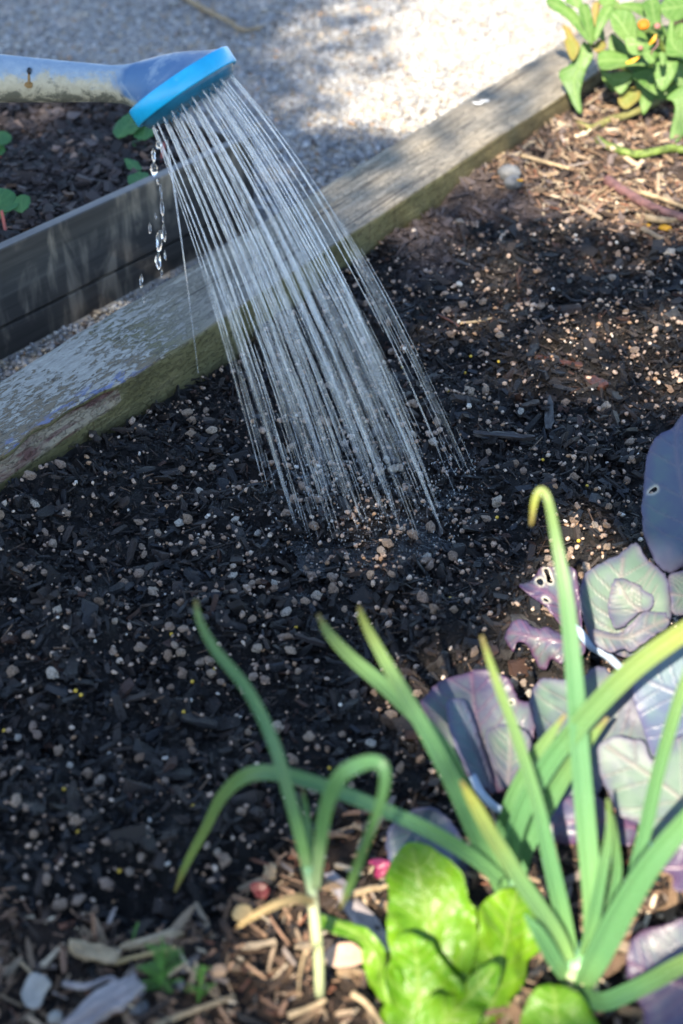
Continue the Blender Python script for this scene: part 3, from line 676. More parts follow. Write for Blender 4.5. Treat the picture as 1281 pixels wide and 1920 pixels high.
# specks
x, y, u, v = bed_points(24000); mul = inside(u, v, MULCH_TOP); keep = ~mul & (rng.random(len(x)) < 0.25 + 0.75 * wet_of(x, y)); x, y = x[keep], y[keep]; n = len(x)
D = np.clip(rng.lognormal(math.log(0.0008), 0.45, n), 0.0004, 0.0022)
P = np.stack([x, y, soil_z(x, y) + rng.uniform(0.004, 0.0085, n)], 1); Rm = rotmats(rng.uniform(0, 6.28, n), rng.uniform(0, 3, n), rng.uniform(0, 3, n))
o = link('perlite_specks', scatter_mesh('perlite_specks', OCT, OCTF, P, np.stack([D, D, D], 1), Rm, grain_cols(n) * np.array([.6, .55, .5, 1]), 0.15), MAT['grain'], soil); tag(o, kind='stuff')
# yellow fertiliser prills (the ones one can see in the photograph)
PRILL = [(883, 668), (935, 678), (872, 699), (755, 689), (840, 733), (1018, 862), (1101, 911), (1085, 1014), (1084, 1172), (844, 1122), (322, 1189), (142, 1295), (152, 1303), (8, 1370), (468, 1374), (361, 1278), (403, 1254), (42, 1517), (147, 1560), (224, 1633), (344, 1335), (932, 970), (555, 1176), (362, 1512), (120, 1480), (618, 1440)]
bm = bmesh.new(); bmesh.ops.create_icosphere(bm, subdivisions=2, radius=0.0017); pm = bpy.data.meshes.new('fertiliser_prill'); bm.to_mesh(pm); bm.free(); smooth(pm); pm.materials.append(MAT['prill'])
for (pu, pv) in PRILL:
    p = at_z(pu, pv, 0.0); p = at_z(pu, pv, float(soil_z(p.x, p.y)) + 0.0055)
    o = bpy.data.objects.new('fertiliser_prill', pm); COL.objects.link(o); o.parent = soil; o.location = p

# wood chip mulch
x, y = sample(42000, XB0 - 0.15, XB1 + 0.2, YB0 - 0.1, YB1)
s, d = beam_sd(x, y); ok, u, v = in_view(x, y, 0.0, 560, 150, 320); ok &= d > 0.006
mt = inside(u, v, MULCH_TOP); mb = inside(u, v, MULCH_BOT)
edge = 16 * (vnoise(x, y, 30, 31) - .5)
ok &= (mt | mb) | (inside(u, v + 26 + edge, MULCH_BOT) & (rng.random(len(x)) < 0.3)) | (inside(u, v - 14, MULCH_TOP) & (rng.random(len(x)) < 0.25))
x, y, u, v = x[ok], y[ok], u[ok], v[ok]; n = len(x)
L = np.clip(rng.lognormal(math.log(0.013), 0.6, n), 0.003, 0.055); W = np.clip(L * rng.uniform(0.06, 0.30, n), 0.0012, 0.008); T = np.clip(W * rng.uniform(0.2, 0.6, n), 0.0008, 0.004)
z = soil_z(x, y) + rng.uniform(0.001, 0.011, n); P = np.stack([x, y, z], 1)
Rm = rotmats(rng.uniform(0, 6.28, n), rng.normal(0, 0.26, n), rng.normal(0, 0.3, n))
app = L / (y * cP + (CAM_H - z) * sP) * ((u > 0) & (u < 1281) & (v > 0) & (v < 1920))
order = np.argsort(-app); big = order[:300]; rest = order[300:]
for i in big: place('wood_chip', WC[i % 10], P[i], (L[i], W[i], T[i]), Rm[i], soil)
pal = np.array([[0.22, 0.13, 0.085], [0.38, 0.28, 0.185], [0.26, 0.165, 0.105], [0.50, 0.41, 0.29], [0.12, 0.075, 0.05], [0.04, 0.028, 0.022], [0.32, 0.27, 0.24], [0.20, 0.085, 0.05]])
def mulch_cols(n, p): return np.concatenate([pal[rng.choice(8, n, p=p)] * rng.uniform(0.7, 1.2, (n, 1)), np.zeros((n, 1))], 1)
o = link('wood_mulch', scatter_mesh('wood_mulch', BOX, BOXF, P[rest], np.stack([L, W, T], 1)[rest], Rm[rest], mulch_cols(len(rest), [.18, .14, .2, .1, .14, .12, .06, .06]), 0.18), MAT['dry_stuff'], soil); tag(o, kind='stuff')

x, y = sample(84000, XB0 - 0.15, XB1 + 0.2, YB0 - 0.1, YB1)
s, d = beam_sd(x, y); ok, u, v = in_view(x, y, 0.0, 560, 150, 320); ok &= (d > 0.006) & (inside(u, v - 10, MULCH_TOP) | inside(u, v + 20, MULCH_BOT)); x, y = x[ok], y[ok]; n = len(x)
L = np.clip(rng.lognormal(math.log(0.0070), 0.65, n), 0.0015, 0.034); W = np.clip(L * rng.uniform(0.05, 0.3, n), 0.0007, 0.003)
P = np.stack([x, y, soil_z(x, y) + rng.uniform(0.002, 0.012, n)], 1); Rm = rotmats(rng.uniform(0, 6.28, n), rng.normal(0, 0.35, n), rng.normal(0, 0.5, n))
o = link('mulch_shreds', scatter_mesh('mulch_shreds', BOX, BOXF, P, np.stack([L, W, W * .6], 1), Rm, mulch_cols(n, [.2, .12, .2, .08, .17, .15, .03, .05]), 0.25), MAT['dry_stuff'], soil); tag(o, kind='stuff')
# planter soil bits
x, y = sample(60000, -1.2, 0.25, 1.0, 2.6); inp, a_, b_ = in_planter(x, y); ok, u, v = in_view(x, y, PSZ, 400); ok &= inp; x, y = x[ok], y[ok]; n = len(x)
L = np.clip(rng.lognormal(math.log(0.008), 0.5, n), 0.003, 0.024); W = L * rng.uniform(0.3, 0.8, n); T = np.clip(W * rng.uniform(0.3, 0.6, n), 0.001, 0.005)
P = np.stack([x, y, psoil_z(x, y) + rng.uniform(0, 0.006, n)], 1); Rm = rotmats(rng.uniform(0, 6.28, n), rng.normal(0, 0.35, n), rng.normal(0, 0.4, n))
ppal = np.array([[0.030, 0.022, 0.021], [0.055, 0.042, 0.040], [0.018, 0.015, 0.015], [0.10, 0.08, 0.075], [0.26, 0.18, 0.14], [0.15, 0.09, 0.06]])
c = np.concatenate([ppal[rng.choice(6, n, p=[.34, .28, .2, .12, .03, .03])] * rng.uniform(.7, 1.2, (n, 1)), np.full((n, 1), 0.3)], 1)
o = link('bark_mulch', scatter_mesh('bark_mulch', BOX, BOXF, P, np.stack([L, W, T], 1), Rm, c, 0.18), MAT['soil'], psoil); tag(o, kind='stuff')

# gravel
x, y = sample(250000, -1.3, 1.1, 0.9, 3.4); s, d = beam_sd(x, y); ok, u, v = in_view(x, y, GZ, 300, 130); ok &= (d < -BEAM_W - 0.004) & ~in_planter_box(x, y); x, y, u, v = x[ok], y[ok], u[ok], v[ok]
n = len(x)
D = np.clip(rng.lognormal(math.log(0.0054), 0.40, n), 0.003, 0.015)
P = np.stack([x, y, GZ + rng.uniform(-0.001, 0.005, n)], 1); Rm = rotmats(rng.uniform(0, 6.28, n), rng.normal(0, 0.35, n), rng.normal(0, 0.35, n))
gp = np.array([[0.36, 0.36, 0.355], [0.44, 0.435, 0.42], [0.27, 0.275, 0.28], [0.55, 0.53, 0.48], [0.46, 0.38, 0.28], [0.14, 0.115, 0.10], [0.46, 0.28, 0.15]])
# the strip along the planter and the trodden part is sandier
sand = np.clip((-(d[ok] + BEAM_W)) < 0.10, 0, 1) * (s[ok] < 0.55)
ch = rng.choice(7, n, p=[.30, .25, .17, .12, .10, .04, .02]); ch = np.where((sand > 0) & (rng.random(n) < 0.5), 4, ch)
c = np.concatenate([gp[ch] * np.array([1.0, 1.02, 1.05]) * rng.uniform(.75, 1.2, (n, 1)), np.full((n, 1), 0.2)], 1)
o = link('gravel', scatter_mesh('gravel', OCT, OCTF, P, np.stack([D * rng.uniform(1, 1.5, n), D, D * rng.uniform(.6, .9, n)], 1), Rm, c, 0.12, True), MAT['gravel'], path); tag(o, kind='stuff')

# ------------------------------------------------------------------ watering can
T_ROSE = 1.20
def cam_vec(r, u_, b): return RIGHT * r + UP * u_ + BACK * b
RC = at_t(343, 163, T_ROSE)
VB = (-ray(343, 163)).normalized()
e1 = cam_vec(0.829, 0.560, 0); e1 = (e1 - VB * e1.dot(VB)).normalized()
KT = 0.08
nrm = (e1.cross(VB) * math.cos(KT) + VB * math.sin(KT)).normalized()
if nrm.dot(UP) > 0: nrm = (VB.cross(e1) * math.cos(KT) + VB * math.sin(KT)).normalized()
e2 = nrm.cross(e1).normalized()
RR = 0.0501; RTH = 0.0145
can = empty('watering_can', RC, 'grey blue watering can with muddy spout and bright blue rose, pouring', 'watering can')
def ring_loft(name, rings, mat, parent, caps=(True, True), low=False):
    """rings: list of (centre, xaxis, yaxis, rx, ry)"""
    sides = 48; V = []; F = []
    for (c, ax, ay, rx, ry) in rings:
        for k in range(sides):
            an = 2 * math.pi * k / sides; V.append(c + ax * (rx * math.cos(an)) + ay * (ry * math.sin(an)))
    n = len(rings)
    for i in range(n - 1):
        for k in range(sides):
            k2 = (k + 1) % sides; F.append((i * sides + k, i * sides + k2, (i + 1) * sides + k2, (i + 1) * sides + k))
    if caps[0]: F.append(tuple(range(sides - 1, -1, -1)))
    if caps[1]: F.append(tuple((n - 1) * sides + k for k in range(sides)))
    me = bpy.data.meshes.new(name); me.from_pydata([tuple(v_) for v_ in V], [], F); smooth(me)
    lowv = []
    for (c, ax, ay, rx, ry) in rings:
        for k in range(sides):
            an = 2 * math.pi * k / sides; d_ = (ax * math.cos(an) + ay * math.sin(an)); lowv.append(0.5 - 0.5 * d_.dot(UP) )
    float_attr(me, 'low', lowv)
    cl = []
    for v_ in V:
        a_, b_ = to_px(v_.x, v_.y, v_.z); e_ = ((a_ - 338) / 116) ** 2 + ((b_ - 152) / 58) ** 2 + .12 * mnoise.noise(v_ * 60); cl.append(1.0 if (name == 'can_body' or a_ > 340) else max(0.0, min(1.0, (1.06 - e_) / .12)))
    float_attr(me, 'clean', cl)
    bm = bmesh.new(); bm.from_mesh(me); bmesh.ops.recalc_face_normals(bm, faces=bm.faces); bm.to_mesh(me); bm.free()
    return child(link(name, me, mat), parent)
# rim
prof = [(-RTH * .5, RR - .004), (-RTH * .5, RR - .0008), (-RTH * .5 + .001, RR), (RTH * .5 - .001, RR), (RTH * .5, RR - .0008), (RTH * .5, RR - .003), (RTH * .5 - .003, RR - .0035)]
rose = ring_loft('rose', [(RC + nrm * h, e1, e2, r, r) for h, r in prof], MAT['rim'], can, (True, False))
plate = ring_loft('face_plate', [(RC + nrm * h, e1, e2, r, r) for h, r in [(RTH * .5 - .0035, RR - .0033), (RTH * .5 - .0005, RR - .0038), (RTH * .5 + .0060, RR - .0075), (RTH * .5 + .0078, RR - .022), (RTH * .5 + .0085, RR - .040)]], MAT['plate'], can)
plate.parent = rose; plate.matrix_parent_inverse = rose.matrix_parent_inverse.copy(); plate.matrix_parent_inverse = Matrix.Translation(-Vector(RC))
for o in (plate,): o.matrix_parent_inverse = Matrix.Identity(4)
# nozzle pins
bm = bmesh.new(); bmesh.ops.create_cone(bm, cap_ends=True, segments=8, radius1=0.0011, radius2=0.0006, depth=0.004); pinm = bpy.data.meshes.new('nozzle'); bm.to_mesh(pinm); bm.free(); smooth(pinm); pinm.materials.append(MAT['plate'])
HOLES = []
for ring_, cnt in ((0.0, 1), (0.009, 6), (0.0185, 12), (0.029, 18), (0.040, 24)):
    for k in range(cnt): an = 2 * math.pi * (k + 0.37 * ring_ * 1000) / cnt; HOLES.append((ring_ * math.cos(an), ring_ * math.sin(an)))
def face_h(r): return RTH * .5 + np.interp(r, [0, .0062, .0242, .0362, .0424], [.0085, .0085, .0078, .0063, -.0005])
q = nrm.to_track_quat('Z', 'Y')
for (a_, b_) in HOLES:
    r_ = math.hypot(a_, b_); p = RC + e1 * a_ + e2 * b_ + nrm * (face_h(r_) + 0.0012)
    o = bpy.data.objects.new('nozzle', pinm); COL.objects.link(o); o.parent = rose; o.matrix_local = Matrix.Translation(p) @ q.to_matrix().to_4x4()
    o.matrix_parent_inverse = Matrix.Identity(4)
# rose is un-rotated with world-space verts: its local frame equals the world shifted by parent inverse
# cup behind the rim, then spout
PXM = T_ROSE / FPX
def cpt(u, v, t=T_ROSE): return at_t(u, v, t)
sx = cam_vec(1, -0.05, 0).normalized()
def sec(u, v, rpx, f, squash=1.0):
    axis = (sx * (1 - f) + nrm * f).normalized()
    ay = BACK - axis * BACK.dot(axis); ay.normalize(); ax = ay.cross(axis).normalized()
    return (cpt(u, v), ax, ay, rpx * PXM, rpx * PXM * squash)
back_c = RC - nrm * (RTH * .5 - 0.0005)
bu, bv = to_px(back_c.x, back_c.y, back_c.z)
cup = ring_loft('rose_cup', [sec(*q_) for q_ in catmull([(214, 157, 33.5, 0.0), (232, 158, 35, 0.05), (252, 158, 41, 0.16), (272, 158, 51, 0.32), (290, 157, 64, 0.52), (306, 155.5, 79, 0.74), (318, 153.5, 93, 0.9), (bu, bv, 104, 1.0)], 5)], MAT['cup'], can, (False, True))
ring_loft('spout', [sec(u_, v_, r_, 0.0) for (u_, v_, r_) in ((-1400, 20, 78), (-900, 75, 70), (-500, 118, 58), (-200, 138, 50), (-60, 145, 46), (0, 147, 43.5), (60, 150, 40.5), (120, 153, 37.5), (170, 155, 35), (205, 157, 33.6), (228, 158, 34.8), (240, 158.3, 37.0), (246, 158.3, 36.0))], MAT['spout'], can)
for sp in [o for o in can.children if o.name.startswith('spout')]:
    pass
bcen = at_t(-1540, -90, T_ROSE)
bax = (sx * 0.45 + cam_vec(-0.35, 0.9, 0)).normalized(); bx = bax.cross(BACK).normalized(); by = bax.cross(bx)
ring_loft('can_body', [(bcen + bax * h, bx, by, r, r) for h, r in ((-.17, .10), (-.165, .108), (0, .106), (.10, .104), (.13, .085), (.14, .06))], MAT['cup'], can)
hp = [bcen + bax * .13 - bx * .06, bcen + bax * .22 - bx * .02, bcen + bax * .20 + bx * .13, bcen + bax * .05 + bx * .19, bcen - bax * .08 + bx * .11]
hl = catmull([tuple(p) for p in hp], 8); child(link('handle', tube_mesh('handle', hl, [.012] * len(hl)), MAT['cup']), can)
# muddy drip and a water bead on the spout
def blob(name, c, sc_, mat, parent, ax=None, seed=0):
    bm = bmesh.new(); bmesh.ops.create_icosphere(bm, subdivisions=3, radius=1.0)
    Rq = (ax if ax is not None else Vector((0, 0, 1))).to_track_quat('Z', 'Y').to_matrix()
    for v_ in bm.verts:
        k = 1 + (0.55 if mat.name == 'clear_water' else 0.22) * mnoise.noise(v_.co * 1.6 + Vector((seed * 7.7, seed, 0)))
        v_.co = Rq @ Vector((v_.co.x * sc_[0] * k, v_.co.y * sc_[1] * k, v_.co.z * sc_[2])) + Vector(c)
    me = bpy.data.meshes.new(name); bm.to_mesh(me); bm.free(); smooth(me)
    o = link(name, me, mat)
    return child(o, parent) if parent is not None else o
spp = lambda u_, v_, k=0.0: at_t(u_, v_, T_ROSE) + BACK * (math.sqrt(max(0, (40.5 * PXM) ** 2 - ((150 - v_) * PXM) ** 2)) + k)
blob('mud_spot', spp(62, 169), (8 * PXM, 7 * PXM, .0012), MAT['mudspot'], can, BACK, 1)
blob('drip_streak', spp(63, 158), (2.6 * PXM, 11 * PXM, .0008), MAT['mudspot'], can, BACK, 2)
blob('water_bead', spp(64, 145), (4.5 * PXM, 6 * PXM, .0026), MAT['water'], can, BACK, 3)

# ------------------------------------------------------------------ water
spray = empty('water_spray', RC, 'fan of water jets falling from the blue rose onto the soil', 'water spray')
def fall(p, v0, t): return p + v0 * t + Vector((0, 0, -4.905)) * t * t
jr = random.Random(5)
TV, TF, TC = [], [], []
splash = []
for (a_, b_) in HOLES:
    r_ = math.hypot(a_, b_)
    p = RC + e1 * a_ + e2 * b_ + nrm * (face_h(r_) + 0.0030)
    if jr.random() < 0.06 and r_ > 0.02: continue
    dirv = (nrm + e1 * (a_ * 4.4 - 0.02) + e2 * (b_ * 3.0) + Vector((jr.gauss(0, .014), jr.gauss(0, .014), jr.gauss(0, .014)))).normalized()
    v0 = dirv * jr.uniform(1.72, 2.08)
    # landing time
    t = 0.05
    while fall(p, v0, t).z > 0.006 and t < 0.6: t += 0.002
    n = 34; tb = t * jr.uniform(0.34, 0.58)                        # the jet holds together, then tears into threads
    pts = [fall(p, v0, tb * 1.25 * i / n) for i in range(n + 1)]
    r0 = jr.uniform(0.00045, 0.00090)
    rad = [r0 * (1 - 0.25 * i / n) * (1 + (0.10 + 0.28 * i / n) * math.sin(i * 2.1 + jr.random() * 2)) for i in range(n + 1)]
    for i in range(n - 8, n + 1): rad[i] *= 0.25 + 0.75 * (n - i) / 8
    child(link('water_jet', tube_mesh('water_jet', pts, rad, 6), MAT['jet']), spray)
    # threads of the torn lower part
    if jr.random() < 0.75:                                         # loose column of fine water round the torn jet
        m_ = 16; ta = tb * jr.uniform(.5, .9); te = t * jr.uniform(.86, 1.0); vp = [fall(p, v0, ta + (te - ta) * i / m_) for i in range(m_ + 1)]; vr = jr.uniform(.0014, .0030)
        o = link('water_column', tube_mesh('water_column', vp, [vr * (0.25 + 0.75 * min(1, i / 7)) * (1 - .5 * max(0, (i - 12) / 4)) for i in range(m_ + 1)], 8), MAT['veil']); child(o, spray)
    for q_ in range(jr.choice((2, 3, 4))):
        off = Vector((jr.gauss(0, .0030), jr.gauss(0, .004), 0)); ta = tb * jr.uniform(0.75, 1.2)
        while ta < t:
            te = min(ta + t * jr.uniform(0.06, 0.30), t * jr.uniform(0.96, 1.0)); m_ = 7; rr = jr.uniform(0.00026, 0.00080)
            if te - ta < 0.004: break
            sp = [fall(p, v0, ta + (te - ta) * i / m_) + off * min(1.0, (ta - tb * 0.5) / (t * 0.4)) for i in range(m_ + 1)]
            base = len(TV); sd = 5
            for i, c in enumerate(sp):
                k_ = rr * (0.25 + 0.9 * math.sin(math.pi * (i + 0.4) / (m_ + 0.8)))
                for kk in range(sd):
                    an = 6.2832 * kk / sd; TV.append((c.x + k_ * math.cos(an), c.y + k_ * math.sin(an), c.z))
            for i in range(m_):
                for kk in range(sd): TF.append((base + i * sd + kk, base + i * sd + (kk + 1) % sd, base + (i + 1) * sd + (kk + 1) % sd, base + (i + 1) * sd + kk))
            ta = te + t * jr.uniform(0.01, 0.16)
    splash.append(fall(p, v0, t))
o = link('broken_water', mesh_np('broken_water', TV, TF, sm=True), MAT['thread']); tag(o, kind='stuff'); child(o, spray)
# splash beads round the landing points
BV, BS = [], []
for p in splash:
    for k in range(16):
        an = jr.uniform(0, 6.28); d_ = abs(jr.gauss(0, .024)); BV.append((p.x + d_ * math.cos(an), p.y + d_ * math.sin(an), abs(jr.gauss(0.004, .012)))); BS.append(jr.uniform(.0003, .0010))
BV = np.array(BV); BS = np.array(BS); BV[:, 2] += np.maximum(0, soil_z(BV[:, 0], BV[:, 1])) + .003; nb_ = len(BV)
o = link('splash_beads', scatter_mesh('splash_beads', ICO, ICOF, BV, np.stack([BS, BS, BS * 1.6], 1) * 2, rotmats(np.zeros(nb_), np.zeros(nb_), np.zeros(nb_)), np.ones((nb_, 4)), 0.03, True), MAT['thread']); tag(o, kind='stuff'); child(o, spray)
# single stray jet at the left, nearly straight down
def stray(u0, v0_, u1, v1, u2, v2, t0=1.1):
    p0 = at_t(u0, v0_, 1.19); p1 = at_t(u1, v1, 1.20); p2 = at_t(u2, v2, 1.25)
    c = catmull([tuple(p0), tuple(p1), tuple(p2)], 14); child(link('water_jet', tube_mesh('water_jet', c, [0.0009 - 0.0005 * i / len(c) for i in range(len(c))], 6), MAT['jet']), spray)
stray(313, 262, 343, 470, 372, 700)
# lumps of water dribbling from the lower lip of the rose
DR = [(294, 246, 4, 5), (296, 340, 3, 9), (306, 410, 3, 10), (292, 405, 2.5, 8), (303, 512, 3, 10), (270, 560, 3, 9), (310, 478, 3, 12), (297, 272, 9, 10), (288, 291, 6, 16), (289, 318, 11, 17), (302, 360, 3, 22), (304, 390, 6, 20), (281, 428, 4, 13), (299, 452, 10, 26), (308, 436, 6, 22), (297, 490, 9, 20), (265, 527, 5, 17)]
drip = empty('water_dribble', at_t(297, 272, 1.19), 'clear lumps of water dripping from the lower lip of the rose', 'water drops')
for i, (u_, v_, a_, b_) in enumerate(DR): blob('water_drop', at_t(u_, v_, 1.20), (a_ * PXM * .55, a_ * PXM * .55, b_ * PXM * .8), MAT['water'], drip, (UP + RIGHT * random.uniform(-.1, .1)).normalized(), i + 3)
# standing film of water where the jets land
def puddle(outline, label):
    outl = catmull([(a, b) for a, b in outline], 6, True)
    outl = outl + np.array([[9 * mnoise.noise(Vector((i * .31, 0, 0))), 7 * mnoise.noise(Vector((i * .27, 5, 0)))] for i in range(len(outl))])
    me = bpy.data.meshes.new('puddle'); pts = []
    for (u_, v_) in outl: p = at_z(u_, v_, 0); pts.append(p)
    zs = [float(soil_z(p.x, p.y)) for p in pts]; zz = float(np.mean(zs)) + 0.0036
    V = [(p.x, p.y, zz) for p in pts] + [(p.x, p.y, zz - 0.012) for p in pts]; n = len(pts)
    me.from_pydata(V, [], [tuple(range(n - 1, -1, -1))] + [tuple(range(n, 2 * n))] + [(i, (i + 1) % n, n + (i + 1) % n, n + i) for i in range(n)])
    m = M('puddle_water'); n1 = m.noise(m.coord('Object'), 130, 3); nb = m.bump(n1, 0.6, 0.004)
    tr = m.n('ShaderNodeBsdfTransparent'); tr.inputs[0].default_value = (0.93, 0.95, 0.96, 1); gl = m.n('ShaderNodeBsdfGlossy'); gl.inputs['Roughness'].default_value = 0.04; m.set(gl.inputs['Normal'], nb)
    fr = m.n('ShaderNodeFresnel'); fr.inputs['IOR'].default_value = 1.33; m.set(fr.inputs['Normal'], nb); mx = m.n('ShaderNodeMixShader'); m.set(mx.inputs[0], m.math('MULTIPLY', fr.outputs[0], 1.0))
    m.t.links.new(tr.outputs[0], mx.inputs[1]); m.t.links.new(gl.outputs[0], mx.inputs[2]); m.t.links.new(mx.outputs[0], m.out.inputs[0])
    bm = bmesh.new(); bm.from_mesh(me); bmesh.ops.recalc_face_normals(bm, faces=bm.faces); bm.to_mesh(me); bm.free()
    tag(link('puddle', me, m.m), label, kind='structure')
BIGP = [(505, 1000), (545, 985), (560, 965), (600, 978), (640, 950), (680, 965), (700, 985), (750, 970), (800, 985), (820, 1005), (860, 1020), (825, 1030), (800, 1060), (810, 1085), (770, 1105), (730, 1100), (690, 1130), (655, 1105), (640, 1075), (600, 1085), (560, 1065), (550, 1035)]
puddle(BIGP, 'thin puddle of water where the jets land on the soil')
for (a, b, ra, rb, lb) in ((830, 935, 48, 18, 'small puddle right of the landing jets'), (600, 905, 44, 15, 'small puddle behind the landing jets'), (720, 900, 36, 13, 'narrow puddle under the middle of the spray'), (880, 1050, 30, 13, 'little puddle between the spray and the cabbage'), (560, 1120, 34, 13, 'little puddle in front of the spray')):
    puddle([(a + ra * (1 + .3 * math.sin(k * 2.7 + a)) * math.cos(k * .571), b + rb * (1 + .3 * math.cos(k * 3.1 + b)) * math.sin(k * .571)) for k in range(11)], lb)

# ------------------------------------------------------------------ leaves
def leaf(name, outline, P0, n, parent, mat, mid=None, holes=(), cup=0.0, droop=0.0, wav=0.0, wfreq=40.0, step=9, thick=0.0007, side=6, scale_uv=None, ragged=0.0, vang=50, vw=6.0):
    n = Vector(n).normalized(); P0 = Vector(P0)
    out = catmull(outline, 5, True)
    if ragged:
        c_ = out.mean(0); ang = np.arange(len(out))
        out = out + (out - c_) / (np.linalg.norm(out - c_, axis=1, keepdims=True) + 1e-6) * (ragged * np.array([mnoise.noise(Vector((i * .55, len(name), outline[0][0] * .1))) for i in ang]))[:, None]
    lo, hi = out.min(0), out.max(0)
    gx = np.arange(lo[0], hi[0], step); gy = np.arange(lo[1], hi[1], step * 0.866)
    G = np.array([(gx_ + (step / 2 if j % 2 else 0), gy_) for j, gy_ in enumerate(gy) for gx_ in gx]) if len(gx) and len(gy) else np.zeros((0, 2))
    ins = inside(G[:, 0], G[:, 1], out) & (dist_poly(G[:, 0], G[:, 1], out, True) > step * 0.45)
    H = [catmull(h, 4, True) for h in holes]
    for h in H: ins &= ~inside(G[:, 0], G[:, 1], h) & (dist_poly(G[:, 0], G[:, 1], h, True) > step * 0.3)
    pts = [tuple(p) for p in out]; edges = [(i, (i + 1) % len(out)) for i in range(len(out))]
    for h in H:
        b0 = len(pts); pts += [tuple(p) for p in h]; edges += [(b0 + i, b0 + (i + 1) % len(h)) for i in range(len(h))]
    pts += [tuple(p) for p in G[ins]]
    vo, eo, fo, _, _, _ = delaunay_2d_cdt([Vector(p) for p in pts], edges, [], 0, 1e-4)
    vo = np.array([(p[0], p[1]) for p in vo]); fo = [tuple(f) for f in fo]
    cen = np.array([vo[list(f)].mean(0) for f in fo])
    k = inside(cen[:, 0], cen[:, 1], out)
    for h in H: k &= ~inside(cen[:, 0], cen[:, 1], h)
    fo = [f for f, kk in zip(fo, k) if kk]
    W3 = [at_plane(u_, v_, P0, n) for (u_, v_) in vo]
    if mid is None:
        c_ = out.mean(0); mid = [tuple(out[np.argmax(out[:, 1])]), tuple(c_), tuple(out[np.argmin(out[:, 1])])]
    mp = catmull(mid, 8); dm = dist_poly(vo[:, 0], vo[:, 1], mp)
    # side veins
    vein = np.clip(1 - dm / vw, 0, 1) ; mn = len(mp)
    tot = float(np.hypot(*(hi - lo)))
    for i in range(side):
        f = (i + 0.6) / side * 0.92; idx = min(mn - 2, int(f * (mn - 1))); tg = mp[idx + 1] - mp[idx]; tg = tg / (np.linalg.norm(tg) + 1e-6)
        for sg in (-1, 1):
            an = R(vang) * sg; dr = np.array([tg[0] * math.cos(an) - tg[1] * math.sin(an), tg[0] * math.sin(an) + tg[1] * math.cos(an)])
            dr2 = np.array([tg[0] * math.cos(an * .7) - tg[1] * math.sin(an * .7), tg[0] * math.sin(an * .7) + tg[1] * math.cos(an * .7)])
            l_ = tot * 0.42; p1 = mp[idx] + dr * l_ * .5; p2 = p1 + dr2 * l_ * .5
            dv = dist_poly(vo[:, 0], vo[:, 1], [mp[idx], p1, p2]); vein = np.maximum(vein, 0.7 * np.clip(1 - dv / (vw * .6), 0, 1) * np.clip(1.1 - dm * 1.6 / tot, .15, 1))
    de = dist_poly(vo[:, 0], vo[:, 1], out, True)
    scar = np.zeros(len(vo))
    for h in H: scar = np.maximum(scar, np.clip(1 - dist_poly(vo[:, 0], vo[:, 1], h, True) / 5.0, 0, 1) * 0.9)
    mpix = depth_of(P0) / FPX
    D = cup * (dm * mpix) ** 2 / 0.02
    tcoord = np.array([np.argmin(np.hypot(mp[:, 0] - a, mp[:, 1] - b)) for a, b in vo]) / mn
    D = D - droop * tcoord ** 2
    wv = np.array([mnoise.noise(p * wfreq + Vector((outline[0][0], 0, 0))) for p in W3]) * wav * np.clip(1.5 - np.clip(de / 40, 0, 1) * 1.2, 0.3, 1.5)
    D = D + wv - 0.0006 * vein
    V = [tuple(p + n * float(d_)) for p, d_ in zip(W3, D)]
    me = bpy.data.meshes.new(name); me.from_pydata(V, [], fo); smooth(me)
    float_attr(me, 'vein', vein); float_attr(me, 'edge', np.clip(1 - de / 20.0, 0, 1) ** 1.5); float_attr(me, 'scar', scar)
    o = link(name, me, mat); child(o, parent)
    bm = bmesh.new(); bm.from_mesh(me); bmesh.ops.recalc_face_normals(bm, faces=bm.faces)
    if bm.faces and sum((f.normal.dot(BACK) for f in bm.faces)) < 0: bmesh.ops.reverse_faces(bm, faces=bm.faces)
    bm.to_mesh(me); bm.free()
    md = o.modifiers.new('thickness', 'SOLIDIFY'); md.thickness = thick; md.offset = -1
    return o
def ribbon(name, pts, width, parent, mat=None, fold=0.22, yellow=(0.0, 0.0), face=None, twist=0.0, thick=0.0011, along=(0, 1)):
    c = catmull([tuple(p) for p in pts], 12); n = len(c); V = []; F = []; al = []; ac = []; ye = []
    fv = Vector(face if face is not None else (BACK + Vector((0, 0, .35))))
    wp = catmull([(w_, 0) for w_ in width], 12)[:, 0] if len(width) == len(pts) else np.interp(np.linspace(0, 1, n), np.linspace(0, 1, len(width)), width)
    for i in range(n):
        P_ = Vector(c[i]); t = (Vector(c[min(i + 1, n - 1)]) - Vector(c[max(i - 1, 0)])).normalized()
        f_ = Matrix.Rotation(twist * i / n, 3, t) @ (fv - t * fv.dot(t)).normalized(); s_ = t.cross(f_).normalized()
        for k in range(7):
            q_ = -1 + k / 3; V.append(tuple(P_ + s_ * (q_ * wp[i] * .5) + f_ * (abs(q_) ** 1.4 * fold * wp[i] * .5))); al.append(along[0] + (along[1] - along[0]) * i / (n - 1)); ac.append(q_)
            ye.append(min(1, yellow[0] + (yellow[1] - yellow[0]) * max(0, (i / (n - 1) - .4) / .6) ** 1.3))
    for i in range(n - 1):
        for k in range(6): F.append((i * 7 + k, i * 7 + k + 1, (i + 1) * 7 + k + 1, (i + 1) * 7 + k))
    me = bpy.data.meshes.new(name); me.from_pydata(V, [], F); smooth(me); float_attr(me, 'along', al); float_attr(me, 'across', ac); float_attr(me, 'yellow', ye)
    o = link(name, me, mat or MAT['leek']); child(o, parent)
    md = o.modifiers.new('thickness', 'SOLIDIFY'); md.thickness = thick; md.offset = 0
    return o
def path3(lst, yfun):
    """lst of (u, v, y)"""
    return [at_y(a, b, c) for a, b, c in lst]

